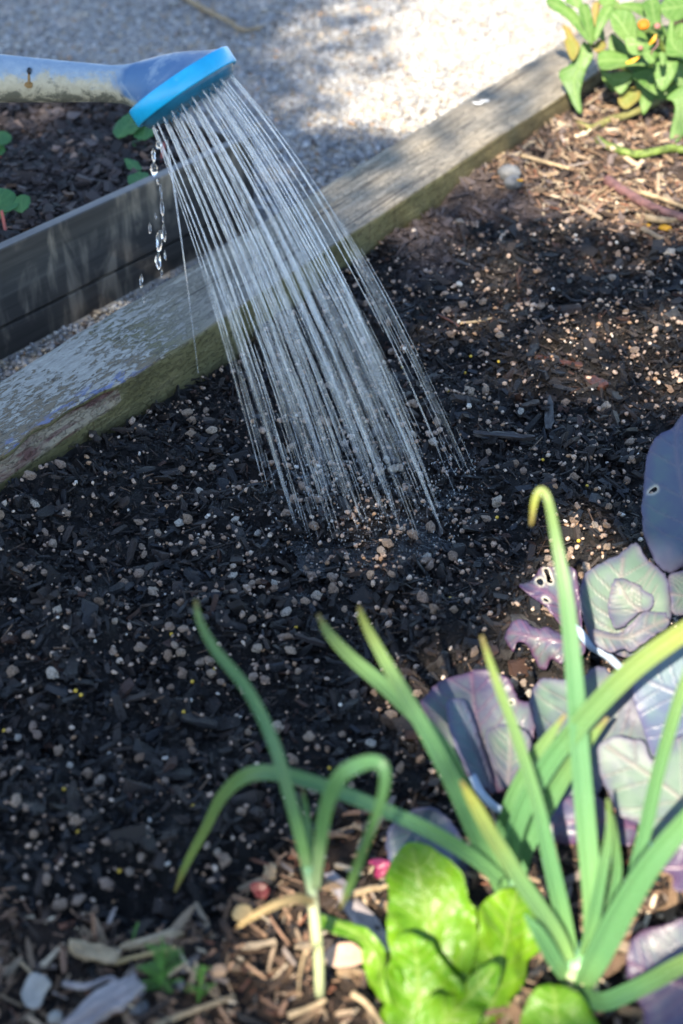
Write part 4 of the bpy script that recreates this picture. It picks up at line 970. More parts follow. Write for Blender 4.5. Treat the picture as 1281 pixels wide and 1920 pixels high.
# ---- leek seedling on its own in front of the soil
g1 = at_z(598, 1862, 0.006); Y1 = g1.y
lk1 = empty('leek_plant', g1, 'small single leek with drooping leaves standing alone in the wood chips', 'leek', 'leek plants')
def px_w(pxw, p): return pxw * depth_of(p) / FPX
def leek_leaf(root, lst, wpx, **kw):
    p = path3(lst, None); w_ = [px_w(a * (0.72 if root.name != 'leek_plant' else 0.84), b) for a, b in zip(wpx, p)]; return ribbon('leaf', p, w_, root, **kw)
st = path3([(600, 1868, Y1), (598, 1800, Y1), (590, 1720, Y1 + .004), (583, 1660, Y1 + .008), (578, 1625, Y1 + .01)], None)
c = catmull([tuple(p) for p in st], 6); me = tube_mesh('stem', c, [px_w(10.5 - 1.2 * i / len(c), Vector(c[i])) for i in range(len(c))], 14)
m = M('leek_stem'); m.P(color=m.ramp(m.attr('along'), [(0, (0.30, 0.34, 0.20)), (0.35, (0.42, 0.46, 0.22)), (0.62, (0.62, 0.62, 0.38)), (0.75, (0.45, 0.58, 0.34)), (1, (0.16, 0.34, 0.17))]), rough=0.4, sss=0.0); MAT['leek_stem'] = m.m
child(link('stem', me, MAT['leek_stem']), lk1)
leek_leaf(lk1, [(583, 1668, Y1 + .007), (568, 1590, Y1 + .014), (545, 1500, Y1 + .024), (512, 1390, Y1 + .04), (465, 1295, Y1 + .06), (405, 1220, Y1 + .078), (375, 1165, Y1 + .09), (367, 1124, Y1 + .095)], [17, 23, 26, 25, 23, 20, 13, 5], yellow=(0, 0.15), fold=.5)
leek_leaf(lk1, [(584, 1655, Y1 + .012), (580, 1590, Y1 + .02), (575, 1530, Y1 + .03), (568, 1482, Y1 + .035)], [13, 14, 12, 5], fold=.6)
leek_leaf(lk1, [(592, 1665, Y1 + .004), (600, 1590, Y1 + .002), (613, 1510, Y1 + .0), (640, 1455, Y1 - .002), (680, 1432, Y1 - .004), (712, 1432, Y1 - .010), (722, 1460, Y1 - .014), (712, 1510, Y1 - .016), (690, 1570, Y1 - .014), (660, 1650, Y1 - .008), (639, 1703, Y1 - .004)], [17, 25, 30, 33, 31, 27, 22, 19, 18, 17, 5], yellow=(0, 0.12), fold=.55)
leek_leaf(lk1, [(588, 1692, Y1 + .004), (560, 1685, Y1 - .006), (520, 1695, Y1 - .012), (475, 1718, Y1 - .014), (446, 1738, Y1 - .012)], [17, 20, 17, 13, 5], mat=MAT['dry_leaf'], fold=.55)
leek_leaf(lk1, [(594, 1780, Y1 - .012), (574, 1785, Y1 - .018), (562, 1830, Y1 - .018), (560, 1872, Y1 - .012)], [5, 6, 5, 3], mat=MAT['straw'], fold=.2)

# ---- leek behind the lettuce, with the long leaf arching left
g2 = at_z(962, 1725, 0.006); Y2 = g2.y
lk2 = empty('leek_plant', g2, 'leek behind the lettuce whose long leaf arches left across the soil', 'leek', 'leek plants')
st = path3([(966, 1735, Y2), (955, 1690, Y2), (945, 1650, Y2 + .004)], None); c = catmull([tuple(p) for p in st], 6)
child(link('stem', tube_mesh('stem', c, [px_w(19, Vector(p)) for p in c], 14), MAT['leek_stem']), lk2)
leek_leaf(lk2, [(948, 1680, Y2 - .004), (905, 1590, Y2), (855, 1480, Y2 + .008), (800, 1375, Y2 + .02), (745, 1280, Y2 + .034), (700, 1200, Y2 + .046), (680, 1160, Y2 + .05), (673, 1136, Y2 + .052)], [38, 48, 46, 40, 34, 25, 16, 6], yellow=(0, 0.75), fold=.555, along=(.2, 1))
leek_leaf(lk2, [(945, 1690, Y2 + .008), (900, 1560, Y2 + .02), (850, 1440, Y2 + .03), (810, 1375, Y2 + .038), (735, 1300, Y2 + .05), (660, 1235, Y2 + .06), (618, 1190, Y2 + .066), (596, 1152, Y2 + .07)], [30, 40, 42, 40, 38, 32, 24, 7], yellow=(0, 0.3), fold=.55, along=(.25, 1))
leek_leaf(lk2, [(940, 1650, Y2 - .006), (880, 1602, Y2 - .012), (800, 1555, Y2 - .02), (700, 1510, Y2 - .02), (610, 1475, Y2 - .015), (530, 1452, Y2 - .008), (470, 1452, Y2), (420, 1490, Y2 + .006), (385, 1555, Y2 + .008), (350, 1620, Y2 + .008), (328, 1672, Y2 + .008)], [34, 38, 36, 35, 36, 37, 38, 30, 23, 18, 5], yellow=(0, 0.45), fold=.45, along=(.25, 1))
leek_leaf(lk2, [(950, 1680, Y2 + .006), (965, 1560, Y2 + .012), (1010, 1460, Y2 + .02), (1080, 1365, Y2 + .026), (1180, 1260, Y2 + .03), (1281, 1185, Y2 + .034), (1350, 1140, Y2 + .034)], [38, 44, 48, 50, 52, 48, 30], yellow=(0, 0.85), fold=.7, along=(.25, 1))
leek_leaf(lk2, [(960, 1685, Y2 + .012), (985, 1590, Y2 + .024), (1030, 1500, Y2 + .034), (1080, 1420, Y2 + .042), (1140, 1345, Y2 + .05)], [34, 44, 46, 36, 8], yellow=(0, 0.25), fold=.55, along=(.2, 1))
leek_leaf(lk2, [(945, 1675, Y2 + .01), (935, 1600, Y2 + .02), (960, 1500, Y2 + .03), (1010, 1410, Y2 + .04), (1060, 1340, Y2 + .05)], [26, 34, 38, 34, 8], yellow=(0, 0.2), fold=.55, along=(.2, 1))

# ---- big leek clump at the right
g3 = at_z(1088, 1850, 0.006); Y3 = g3.y
lk3 = empty('leek_plant', g3, 'largest leek, its tallest upright leaf bent over at the tip', 'leek', 'leek plants')
st = path3([(1090, 1870, Y3), (1088, 1830, Y3), (1085, 1790, Y3 + .002)], None); c = catmull([tuple(p) for p in st], 6)
child(link('stem', tube_mesh('stem', c, [px_w(34, Vector(p)) for p in c], 14), MAT['leek_stem']), lk3)
leek_leaf(lk3, [(1105, 1800, Y3 + .006), (1110, 1700, Y3 + .02), (1100, 1570, Y3 + .042), (1088, 1430, Y3 + .066), (1078, 1290, Y3 + .09), (1062, 1130, Y3 + .12), (1042, 1010, Y3 + .145), (1028, 940, Y3 + .157), (1015, 920, Y3 + .162), (1003, 938, Y3 + .160), (996, 985, Y3 + .156)], [34, 48, 52, 50, 46, 38, 26, 20, 18, 16, 6], yellow=(0, 0.8), fold=.45, along=(.1, 1))
leek_leaf(lk3, [(1072, 1800, Y3 + .006), (1055, 1720, Y3 + .016), (1030, 1610, Y3 + .03), (1005, 1500, Y3 + .045), (968, 1380, Y3 + .062), (930, 1275, Y3 + .078), (903, 1192, Y3 + .09)], [34, 42, 40, 33, 26, 20, 6], yellow=(0, 0.5), fold=.7, along=(.1, 1))
leek_leaf(lk3, [(1068, 1800, Y3 - .002), (1040, 1745, Y3 + .002), (985, 1665, Y3 + .008), (930, 1580, Y3 + .014), (890, 1510, Y3 + .02), (864, 1464, Y3 + .024)], [32, 40, 42, 38, 30, 7], yellow=(0.1, 1.0), fold=.55, along=(.1, 1))
leek_leaf(lk3, [(1095, 1800, Y3 + .002), (1108, 1740, Y3 + .006), (1128, 1640, Y3 + .016), (1142, 1560, Y3 + .026), (1140, 1498, Y3 + .032)], [30, 34, 28, 20, 5], yellow=(0, 0.25), fold=.7, along=(.1, .8))
leek_leaf(lk3, [(1102, 1800, Y3 + .012), (1140, 1720, Y3 + .02), (1156, 1640, Y3 + .03), (1154, 1580, Y3 + .036), (1150, 1530, Y3 + .04)], [28, 30, 25, 17, 5], yellow=(0, 0.2), fold=.7, along=(.1, .8))
leek_leaf(lk3, [(1090, 1850, Y3 - .010), (1120, 1790, Y3 - .012), (1165, 1705, Y3 - .01), (1215, 1625, Y3 - .006), (1281, 1545, Y3), (1350, 1470, Y3 + .006)], [44, 66, 68, 60, 52, 30], fold=.55, along=(.15, 1))
leek_leaf(lk3, [(1120, 1790, Y3 + .01), (1175, 1680, Y3 + .02), (1205, 1570, Y3 + .034), (1235, 1440, Y3 + .05), (1270, 1320, Y3 + .064), (1310, 1200, Y3 + .08)], [26, 32, 34, 32, 30, 14], yellow=(0, 0.2), fold=.7, along=(.15, 1))
leek_leaf(lk3, [(1085, 1862, Y3 - .012), (1130, 1876, Y3 - .025), (1200, 1848, Y3 - .03), (1281, 1805, Y3 - .034), (1360, 1770, Y3 - .036)], [36, 46, 46, 44, 24], yellow=(0, 0.4), fold=.7, along=(.2, 1))
leek_leaf(lk3, [(1070, 1845, Y3 - .004), (1040, 1800, Y3 - .008), (1010, 1750, Y3 - .010), (985, 1715, Y3 - .008)], [30, 40, 34, 8], fold=.55, along=(.15, .7))

# ---- lettuce
def Z5(l): return [(580 + a / 2.785, 1560 + b / 2.785) for a, b in l]
def Z6(l): return [(860 + a / 3.043, 1560 + b / 3.043) for a, b in l]
gl = at_z(860, 1925, 0.004)
let = empty('lettuce_plant', gl, 'bright green young lettuce at the front of the bed', 'lettuce')
def lc(u_, v_, y_): return at_y(u_, v_, y_)
YL = gl.y
leaf('leaf', Z5([(430, 160), (470, 90), (540, 50), (620, 70), (720, 140), (790, 210), (815, 290), (830, 360), (865, 400), (875, 470), (880, 560), (865, 660), (830, 760), (760, 860), (680, 900), (560, 860), (470, 760), (420, 620), (405, 500), (405, 420), (415, 330), (405, 250)]), lc(810, 1700, YL + .055), (-.05, -.62, .78), let, MAT['lettuce'], mid=Z5([(640, 880), (630, 500), (600, 330), (570, 210), (540, 90)]), cup=.10, wav=.011, wfreq=45, step=4.0, ragged=2.5, side=8)
leaf('leaf', Z5([(450, 560), (500, 520), (570, 530), (640, 570), (680, 640), (740, 710), (800, 770), (790, 850), (700, 940), (620, 1060), (560, 1150), (420, 1150), (360, 1040), (370, 930), (420, 860), (400, 760), (430, 650)]), lc(790, 1830, YL + .016), (-.1, -.75, .65), let, MAT['lettuce'], mid=Z5([(560, 1140), (570, 900), (565, 700), (545, 560)]), cup=.16, wav=.011, wfreq=50, step=4.0, ragged=2.5, side=7)
leaf('leaf', Z5([(880, 420), (940, 350), (1010, 300), (1090, 290), (1150, 300), (1190, 370), (1200, 450), (1190, 530), (1215, 600), (1170, 680), (1150, 760), (1100, 830), (1060, 870), (1060, 930), (1010, 1000), (900, 1020), (860, 940), (850, 800), (860, 690), (870, 560)]), lc(950, 1780, YL + .040), (.42, -.55, .72), let, MAT['lettuce'], mid=Z5([(930, 1010), (990, 760), (1030, 560), (1060, 420), (1090, 310)]), cup=-.14, wav=.011, wfreq=42, step=4.0, ragged=2.5, side=7)
leaf('leaf', Z5([(540, 1040), (600, 920), (700, 870), (800, 800), (880, 730), (960, 700), (1000, 740), (980, 820), (930, 900), (900, 970), (850, 1060), (760, 1140), (600, 1140)]), lc(870, 1880, YL - .004), (-.1, -.25, .96), let, MAT['lettuce'], mid=Z5([(600, 1120), (760, 930), (960, 730)]), cup=.12, wav=.011, wfreq=55, step=4.0, ragged=2.5)
leaf('leaf', Z5([(60, 430), (120, 440), (200, 470), (290, 500), (350, 560), (390, 660), (410, 780), (430, 900), (390, 900), (330, 830), (290, 790), (280, 700), (285, 600), (230, 560), (120, 520), (75, 480)]), lc(690, 1790, YL + .03), (-.45, -.45, .77), let, MAT['lettuce'], mid=Z5([(410, 880), (340, 640), (250, 530), (80, 445)]), cup=.1, wav=.009, wfreq=50, step=4.0, ragged=2.5)
leaf('leaf', Z5([(860, 900), (960, 850), (1050, 880), (1060, 960), (1010, 1050), (960, 1150), (840, 1150), (820, 1000)]), lc(920, 1910, YL + .004), (.2, -.7, .68), let, MAT['lettuce'], mid=Z5([(900, 1140), (960, 1000), (1000, 880)]), cup=.14, wav=.005, step=4.0, ragged=2.5)
leaf('leaf', Z6([(360, 1150), (385, 1000), (420, 920), (470, 875), (540, 860), (620, 890), (700, 950), (770, 1020), (840, 1095), (860, 1200), (760, 1300), (500, 1300), (380, 1240)]), lc(1050, 1900, YL - .012), (.15, -.35, .92), let, MAT['lettuce'], mid=Z6([(560, 1280), (560, 1080), (540, 880)]), cup=-.16, wav=.009, wfreq=40, step=4.0, ragged=2.5)

# ---- red cabbage
def zc(x0, y0, s_): return lambda l: [(x0 + a / s_, y0 + b / s_) for a, b in l]
C1 = zc(940, 760, 3.757); C2 = zc(940, 1040, 3.757); C3 = zc(760, 1220, 3.768); C4 = zc(940, 1340, 3.757)
gc = at_z(1215, 1500, 0.0)
cab = empty('red_cabbage', gc, 'red cabbage with big blue green and purple leaves, some with holes', 'cabbage')
def LZ(u_, v_, z_): return at_z(u_, v_, z_)
CB, CPu, CBl = MAT['cabbage'], MAT['cabbage_purple'], MAT['cabbage_blue']
leaf('leaf', C1([(1281, 60), (1200, 150), (1110, 200), (1050, 290), (1020, 380), (1005, 500), (1000, 600), (985, 700), (995, 800), (1000, 900), (1040, 1000), (1080, 1090), (1130, 1150), (1200, 1170), (1300, 1130), (1480, 1100), (1600, 800), (1560, 300), (1400, 60)]), LZ(1250, 940, .10), (-.25, -.62, .74), cab, CBl, mid=C1([(1420, 1090), (1300, 700), (1230, 300), (1250, 110)]), holes=[C1([(1035, 612), (1050, 590), (1085, 570), (1100, 585), (1090, 605), (1055, 618)])], cup=-.05, wav=.009, wfreq=25, step=4.6, thick=.001, ragged=2.5)
leaf('leaf', C2([(590, 150), (650, 90), (740, 30), (830, -10), (900, -70), (960, -80), (1010, 0), (1090, 80), (1160, 170), (1185, 260), (1195, 350), (1190, 450), (1100, 560), (960, 660), (880, 690), (700, 650), (640, 600), (600, 500), (560, 400), (550, 280), (570, 200)]), LZ(1170, 1130, .062), (-.05, -.45, .89), cab, CB, mid=C2([(880, 690), (850, 500), (830, 300), (860, 20)]), cup=.05, wav=.010, wfreq=28, step=4.6, thick=.001, ragged=2.5)
leaf('leaf', C2([(770, 250), (800, 180), (850, 165), (920, 190), (990, 240), (1030, 270), (1075, 300), (1050, 385), (980, 400), (900, 470), (860, 510), (800, 520), (765, 440), (760, 340)]), LZ(1180, 1125, .074), (-.05, -.5, .86), cab, CB, mid=C2([(990, 400), (900, 320), (820, 200)]), cup=.08, wav=.006, step=4.6, thick=.001, ragged=3)
leaf('leaf', C2([(640, 530), (720, 530), (830, 540), (920, 480), (1000, 410), (1060, 400), (1160, 400), (1195, 460), (1150, 520), (1060, 580), (940, 660), (860, 650), (780, 680), (700, 650), (650, 590)]), LZ(1180, 1185, .070), (0, -.4, .92), cab, CB, mid=C2([(660, 560), (900, 570), (1180, 440)]), cup=.05, wav=.006, step=4.6, thick=.001, ragged=4)
leaf('leaf', C2([(1180, 150), (1281, 120), (1420, 60), (1560, 200), (1500, 420), (1281, 440), (1190, 430), (1170, 300)]), LZ(1290, 1110, .066), (.1, -.45, .88), cab, CB, mid=C2([(1540, 300), (1180, 300)]), cup=.03, wav=.009, step=4.6, thick=.001, ragged=2.5)
leaf('leaf', C2([(140, 230), (180, 170), (240, 125), (320, 95), (400, 85), (490, 95), (540, 160), (550, 300), (560, 420), (560, 520), (470, 530), (400, 480), (340, 410), (270, 340), (190, 285)]), LZ(1030, 1120, .040), (-.25, -.45, .86), cab, CPu, mid=C2([(540, 520), (400, 330), (200, 200)]), holes=[C2([(240, 165), (275, 160), (298, 195), (290, 222), (258, 205)]), C2([(300, 112), (330, 105), (345, 140), (362, 180), (355, 205), (325, 195), (315, 150)]), C2([(300, 315), (325, 320), (345, 345), (330, 355), (308, 340)])], cup=.08, wav=.010, wfreq=60, step=4.6, thick=.001, ragged=4)
leaf('leaf', C2([(20, 560), (60, 490), (130, 455), (180, 460), (210, 500), (270, 520), (330, 500), (420, 540), (560, 560), (580, 690), (470, 720), (430, 770), (345, 735), (310, 790), (260, 770), (220, 700), (180, 640), (110, 620), (85, 680), (45, 625)]), LZ(1010, 1205, .034), (-.2, -.5, .84), cab, CPu, mid=C2([(560, 620), (300, 600), (50, 540)]), cup=-.14, wav=.008, wfreq=55, step=4.6, thick=.001, ragged=2.5)
leaf('leaf', C3([(105, 390), (150, 320), (220, 240), (300, 190), (420, 150), (540, 130), (640, 150), (720, 210), (770, 280), (790, 340), (840, 370), (890, 375), (905, 480), (900, 600), (890, 720), (860, 800), (800, 860), (750, 930), (700, 980), (620, 1010), (540, 960), (460, 900), (380, 850), (290, 760), (250, 640), (190, 560), (140, 470)]), LZ(900, 1380, .045), (.05, -.5, .86), cab, CPu, mid=C3([(660, 1000), (560, 700), (500, 450), (470, 160)]), holes=[C3([(738, 362), (755, 358), (760, 375), (742, 380)]), C3([(655, 700), (690, 710), (730, 740), (775, 770), (760, 785), (700, 755), (660, 722)])], cup=.10, wav=.008, wfreq=34, step=4.6, thick=.001, ragged=4)
leaf('leaf', C3([(560, 600), (640, 530), (720, 520), (800, 540), (870, 600), (880, 700), (840, 800), (790, 870), (740, 960), (690, 970), (650, 880), (600, 780)]), LZ(960, 1410, .056), (.2, -.5, .85), cab, CB, mid=C3([(720, 960), (740, 760), (740, 540)]), cup=.1, wav=.004, step=4.6, thick=.001, ragged=3)
leaf('leaf', C3([(290, 380), (350, 340), (420, 360), (480, 470), (530, 620), (570, 780), (620, 940), (560, 970), (460, 880), (360, 720), (310, 560)]), LZ(870, 1400, .058), (.35, -.4, .85), cab, CBl, mid=C3([(590, 950), (470, 640), (370, 370)]), cup=.12, wav=.004, step=4.6, thick=.001, ragged=2.5)
leaf('leaf', [(998, 1300), (1015, 1269), (1033, 1266), (1055, 1272), (1090, 1274), (1105, 1261), (1126, 1253), (1150, 1262), (1187, 1270), (1200, 1320), (1215, 1370), (1228, 1420), (1190, 1450), (1140, 1460), (1110, 1500), (1060, 1510), (1030, 1470), (1005, 1390), (998, 1340)], LZ(1110, 1370, .050), (.05, -.5, .86), cab, CB, mid=[(1130, 1500), (1100, 1400), (1080, 1280)], holes=[[(1047, 1378), (1055, 1375), (1058, 1384), (1050, 1387)]], cup=.06, wav=.010, wfreq=30, step=4.6, thick=.001, ragged=4)
leaf('leaf', [(1121, 1425), (1122, 1400), (1140, 1385), (1160, 1380), (1182, 1388), (1206, 1393), (1222, 1425), (1245, 1400), (1310, 1370), (1420, 1400), (1430, 1600), (1340, 1690), (1270, 1650), (1230, 1590), (1196, 1545), (1160, 1528), (1145, 1490), (1130, 1456)], LZ(1230, 1500, .068), (-.05, -.55, .83), cab, CB, mid=[(1400, 1620), (1280, 1500), (1140, 1400)], cup=.03, wav=.009, wfreq=25, step=4.6, thick=.001, ragged=3)
leaf('leaf', [(1281, 1175), (1340, 1140), (1450, 1180), (1460, 1400), (1320, 1470), (1245, 1425), (1222, 1415), (1200, 1345), (1186, 1290), (1205, 1245), (1245, 1200)], LZ(1260, 1310, .080), (-.1, -.5, .86), cab, CBl, mid=[(1450, 1380), (1320, 1320), (1200, 1270)], cup=.03, wav=.009, wfreq=25, step=4.6, thick=.001, ragged=2.5)
leaf('leaf', C4([(180, 860), (220, 780), (320, 640), (420, 600), (520, 570), (640, 560), (720, 600), (760, 690), (900, 740), (970, 770), (940, 880), (880, 920), (760, 890), (640, 880), (520, 910), (400, 910), (280, 890)]), LZ(1090, 1540, .032), (0, -.7, .7), cab, CPu, mid=C4([(960, 800), (600, 740), (220, 820)]), holes=[C4([(620, 455 + 130), (660, 450 + 130), (650, 480 + 130)])], cup=-.1, wav=.010, wfreq=40, step=4.6, thick=.001, ragged=4)
leaf('leaf', Z6([(960, 700), (1000, 610), (1080, 560), (1200, 540), (1300, 510), (1450, 540), (1560, 900), (1450, 1250), (1060, 1250), (1060, 1095), (1050, 1000), (990, 930), (965, 800)]), LZ(1250, 1840, .050), (-.1, -.4, .91), cab, CPu, mid=Z6([(1450, 900), (1200, 850), (980, 750)]), cup=.04, wav=.010, wfreq=25, step=4.6, thick=.001, ragged=2.5)
leaf('leaf', Z6([(1145, 200), (1180, 140), (1281, 40), (1400, 20), (1480, 200), (1420, 380), (1290, 350), (1225, 330), (1215, 250)]), LZ(1270, 1640, .066), (-.1, -.5, .86), cab, CPu, mid=Z6([(1460, 200), (1180, 200)]), cup=.03, wav=.004, step=4.6, thick=.001, ragged=2.5)
leaf('leaf', [(724, 1590), (735, 1548), (770, 1526), (815, 1520), (850, 1545), (875, 1600), (880, 1650), (820, 1655), (745, 1640)], LZ(800, 1590, .022), (-.1, -.5, .86), cab, CBl, mid=[(880, 1640), (800, 1580), (740, 1550)], cup=.08, wav=.009, step=4.6, thick=.001, ragged=2.5)
def stalk(lst, r, root, mat, name='petiole'):
    p = catmull([tuple(at_z(a, b, z_)) for a, b, z_ in lst], 8); return child(link(name, tube_mesh(name, p, [px_w(r, Vector(q_)) for q_ in p], 10), mat), root)
stalk([(1060, 1160, .05), (1085, 1183, .045), (1110, 1212, .04), (1145, 1235, .035), (1190, 1290, .025), (1215, 1400, .0)], 8, cab, MAT['petiole'])
stalk([(886, 1455, .045), (905, 1490, .04), (940, 1520, .03), (1010, 1540, .02), (1120, 1530, .005)], 8, cab, MAT['petiole'])
stalk([(1230, 1600, .03), (1225, 1540, .0), (1215, 1500, -.01)], 16, cab, MAT['petiole'], 'stalk')
stalk([(1330, 1500, .06), (1270, 1500, .03), (1215, 1500, -.005)], 12, cab, MAT['petiole'])
stalk([(1340, 1300, .07), (1280, 1400, .03), (1215, 1500, -.005)], 12, cab, MAT['petiole'])
stalk([(1370, 1840, .03), (1300, 1650, .02), (1215, 1500, -.005)], 12, cab, MAT['petiole'])
stalk([(1380, 1000, .09), (1330, 1200, .05), (1215, 1500, -.005)], 12, cab, MAT['petiole'])

# ---- marigold
Z3 = zc(980, 0, 4.256)
gm = at_z(1262, 205, 0.0); YM = gm.y
mar = empty('marigold_plant', gm, 'green leafy marigold plant with a spent orange flower head', 'marigold')
def ML(lst, y_, n, mat='marigold', mid=None, cup=.1, wav=.005, step=3.0):
    o_ = Z3(lst); c_ = np.mean(o_, axis=0); return leaf('leaf', o_, at_y(c_[0], c_[1], y_), n, mar, MAT[mat], mid=Z3(mid) if mid else None, cup=cup, wav=wav, wfreq=22, step=step, side=4, thick=.0012, vw=3.2)
Y = YM - .06
ML([(185, 0), (230, -40), (290, -20), (340, 20), (400, 60), (450, 120), (500, 200), (525, 290), (530, 345), (490, 310), (430, 230), (360, 150), (290, 95), (230, 60)], Y + .02, (-.3, -.5, .8), mid=[(530, 340), (440, 170), (320, 60), (210, 0)])
ML([(450, 60), (490, 25), (530, 40), (550, 120), (575, 220), (585, 300), (550, 350), (510, 260), (460, 170)], Y, (.3, -.6, .7), mid=[(560, 340), (520, 180), (490, 40)])
ML([(640, 60), (700, 50), (730, 80), (690, 160), (640, 230), (590, 320), (565, 310), (590, 180), (610, 110)], Y, (-.3, -.6, .7), mid=[(575, 315), (630, 180), (700, 60)])
ML([(310, 190), (370, 220), (410, 290), (450, 350), (440, 420), (390, 480), (330, 330), (345, 290)], Y + .01, (-.4, -.5, .7), 'marigold_old', mid=[(440, 420), (390, 320), (320, 200)])
ML([(490, 335), (540, 370), (562, 450), (510, 550), (480, 640), (460, 760), (475, 880), (455, 905), (430, 880), (390, 810), (350, 720), (295, 620), (300, 560), (380, 510), (420, 440), (460, 380)], Y - .02, (-.25, -.75, .6), 'marigold', mid=[(500, 345), (460, 520), (410, 650), (455, 890)], cup=-.1)
ML([(560, 380), (610, 320), (670, 350), (640, 410), (580, 420)], Y, (.1, -.5, .8), 'marigold_old', mid=[(560, 400), (660, 350)])
ML([(695, 110), (760, 75), (840, 90), (890, 140), (910, 200), (925, 280), (900, 360), (840, 330), (770, 280), (720, 220)], Y - .02, (.15, -.7, .7), mid=[(910, 350), (820, 220), (730, 110)])
ML([(710, 260), (770, 300), (830, 370), (860, 440), (780, 430), (700, 420), (690, 340)], Y + .02, (-.1, -.75, .6), mid=[(850, 430), (770, 350), (715, 280)])
ML([(600, 450), (640, 420), (730, 420), (830, 440), (930, 460), (1045, 500), (1020, 525), (900, 515), (780, 555), (680, 575), (620, 550)], Y - .04, (-.1, -.35, .93), mid=[(1040, 505), (830, 480), (610, 480)], cup=.25)
ML([(615, 545), (700, 585), (800, 570), (880, 600), (850, 680), (780, 750), (720, 690), (660, 630)], Y - .01, (-.1, -.75, .6), mid=[(870, 600), (760, 640), (640, 570)])
ML([(870, 590), (980, 550), (1050, 570), (1065, 690), (1080, 770), (1000, 730), (930, 660)], Y - .02, (.1, -.7, .7), mid=[(1070, 570), (1000, 640), (1060, 760)])
ML([(760, 790), (800, 720), (870, 690), (930, 720), (938, 780), (880, 840), (820, 878), (770, 840)], Y - .01, (0, -.8, .6), 'marigold_old', mid=[(930, 720), (850, 780), (780, 850)])
ML([(1050, 510), (1140, 480), (1240, 480), (1225, 580), (1170, 680), (1110, 725), (1060, 640)], Y - .05, (-.1, -.8, .6), mid=[(1200, 490), (1140, 590), (1105, 710)], cup=-.12)
ML([(1150, 770), (1281, 680), (1380, 700), (1360, 900), (1281, 1080), (1210, 1150), (1175, 1115), (1190, 1000), (1215, 880), (1200, 810)], Y - .08, (-.2, -.75, .6), mid=[(1340, 730), (1250, 900), (1195, 1120)], cup=-.1)
ML([(1145, 350), (1180, 160), (1205, 145), (1230, 300), (1281, 290), (1350, 320), (1330, 460), (1240, 460), (1150, 445)], Y - .03, (.1, -.7, .7), mid=[(1300, 440), (1200, 350), (1195, 170)])
ML([(735, 60), (840, 15), (960, 10), (1080, 30), (1105, 120), (1065, 190), (960, 130), (850, 75)], Y + .03, (0, -.6, .8), mid=[(1090, 160), (940, 60), (750, 55)])
ML([(1100, 60), (1150, -20), (1281, -60), (1380, 0), (1330, 110), (1200, 160)], Y + .02, (.1, -.6, .8), mid=[(1350, 40), (1120, 60)])
ML([(820, 300), (870, 285), (980, 310), (1010, 360), (960, 435), (870, 430), (830, 370)], Y - .05, (-.05, -.7, .7), mid=[(1000, 350), (830, 340)])
ML([(960, 370), (1020, 345), (1060, 390), (1065, 480), (1020, 505), (965, 440)], Y - .06, (.1, -.7, .7), mid=[(1050, 480), (970, 390)])
ML([(890, 620), (940, 640), (1010, 720), (1065, 740), (1015, 850), (960, 915), (930, 800)], Y + .0, (-.1, -.8, .6), mid=[(900, 630), (980, 760), (960, 900)])
ML([(1090, 430), (1120, 415), (1150, 440), (1140, 510), (1110, 520)], Y - .07, (.1, -.7, .7))
ML([(340, 0), (420, -60), (480, 10), (470, 60), (410, 40)], Y + .03, (-.1, -.6, .8))
ML([(560, 30), (620, 10), (610, 120), (590, 210), (570, 150)], Y + .02, (.1, -.7, .7), 'marigold_old')
ML([(610, -10), (720, -30), (740, 30), (680, 60), (640, 50)], Y + .02, (.1, -.6, .8))
ML([(960, 20), (1080, 0), (1110, 160), (1080, 220), (1000, 170)], Y + .01, (.2, -.7, .7))
ML([(850, 600), (1000, 620), (1281, 560), (1300, 700), (1150, 790), (960, 740)], Y + .05, (0, -.7, .7))
ML([(760, 430), (900, 420), (1100, 440), (1281, 430), (1290, 560), (1000, 600), (800, 560)], Y + .06, (0, -.7, .7))
ML([(900, 220), (1080, 200), (1281, 230), (1281, 420), (1050, 420), (900, 330)], Y + .05, (0, -.7, .7))
for (a, b, sx_, sy_, rot, dy, mt_) in ((700, 20, 90, 45, .5, .06, 'marigold'), (1180, 40, 120, 50, -.4, .07, 'marigold'), (1000, 480, 150, 60, .2, .02, 'marigold'), (1230, 560, 110, 60, 1.0, .0, 'marigold'), (820, 130, 100, 55, 1.1, .04, 'marigold'), (1110, 620, 120, 50, 1.9, .03, 'marigold'), (680, 640, 90, 40, .9, .05, 'marigold'), (1260, 250, 100, 60, 1.6, -.02, 'marigold'), (1060, 130, 80, 45, 1.4, .02, 'marigold'), (900, 760, 80, 36, 2.3, .03, 'marigold_old'), (600, 210, 90, 34, 1.2, .05, 'marigold'), (1240, 900, 90, 50, 1.2, .03, 'marigold'), (1300, 420, 120, 60, .3, .01, 'marigold'), (1150, 280, 90, 42, .8, .03, 'marigold')):
    ML([(a + sx_ * math.cos(t_) * math.cos(rot) * (1 + .25 * math.cos(t_)) - sy_ * math.sin(t_) * math.sin(rot), b + sx_ * math.cos(t_) * math.sin(rot) * (1 + .25 * math.cos(t_)) + sy_ * math.sin(t_) * math.cos(rot)) for t_ in [k * .5236 for k in range(12)]], Y + dy, (.5 * math.cos(a), -.6, .7 + .3 * math.sin(b)), mt_, mid=[(a - sx_ * .75 * math.cos(rot), b - sx_ * .75 * math.sin(rot)), (a, b), (a + sx_ * 1.2 * math.cos(rot), b + sx_ * 1.2 * math.sin(rot))], cup=.15, wav=.008)
def mstem(lst, r, mat, name='stem'):
    p = catmull([tuple(at_y(*Z3([(a, b)])[0], y_)) for a, b, y_ in lst], 10); return child(link(name, tube_mesh(name, p, [px_w(r * (1 + .12 * math.sin(i * .9)), Vector(q_)) for i, q_ in enumerate(p)], 12), mat), mar)
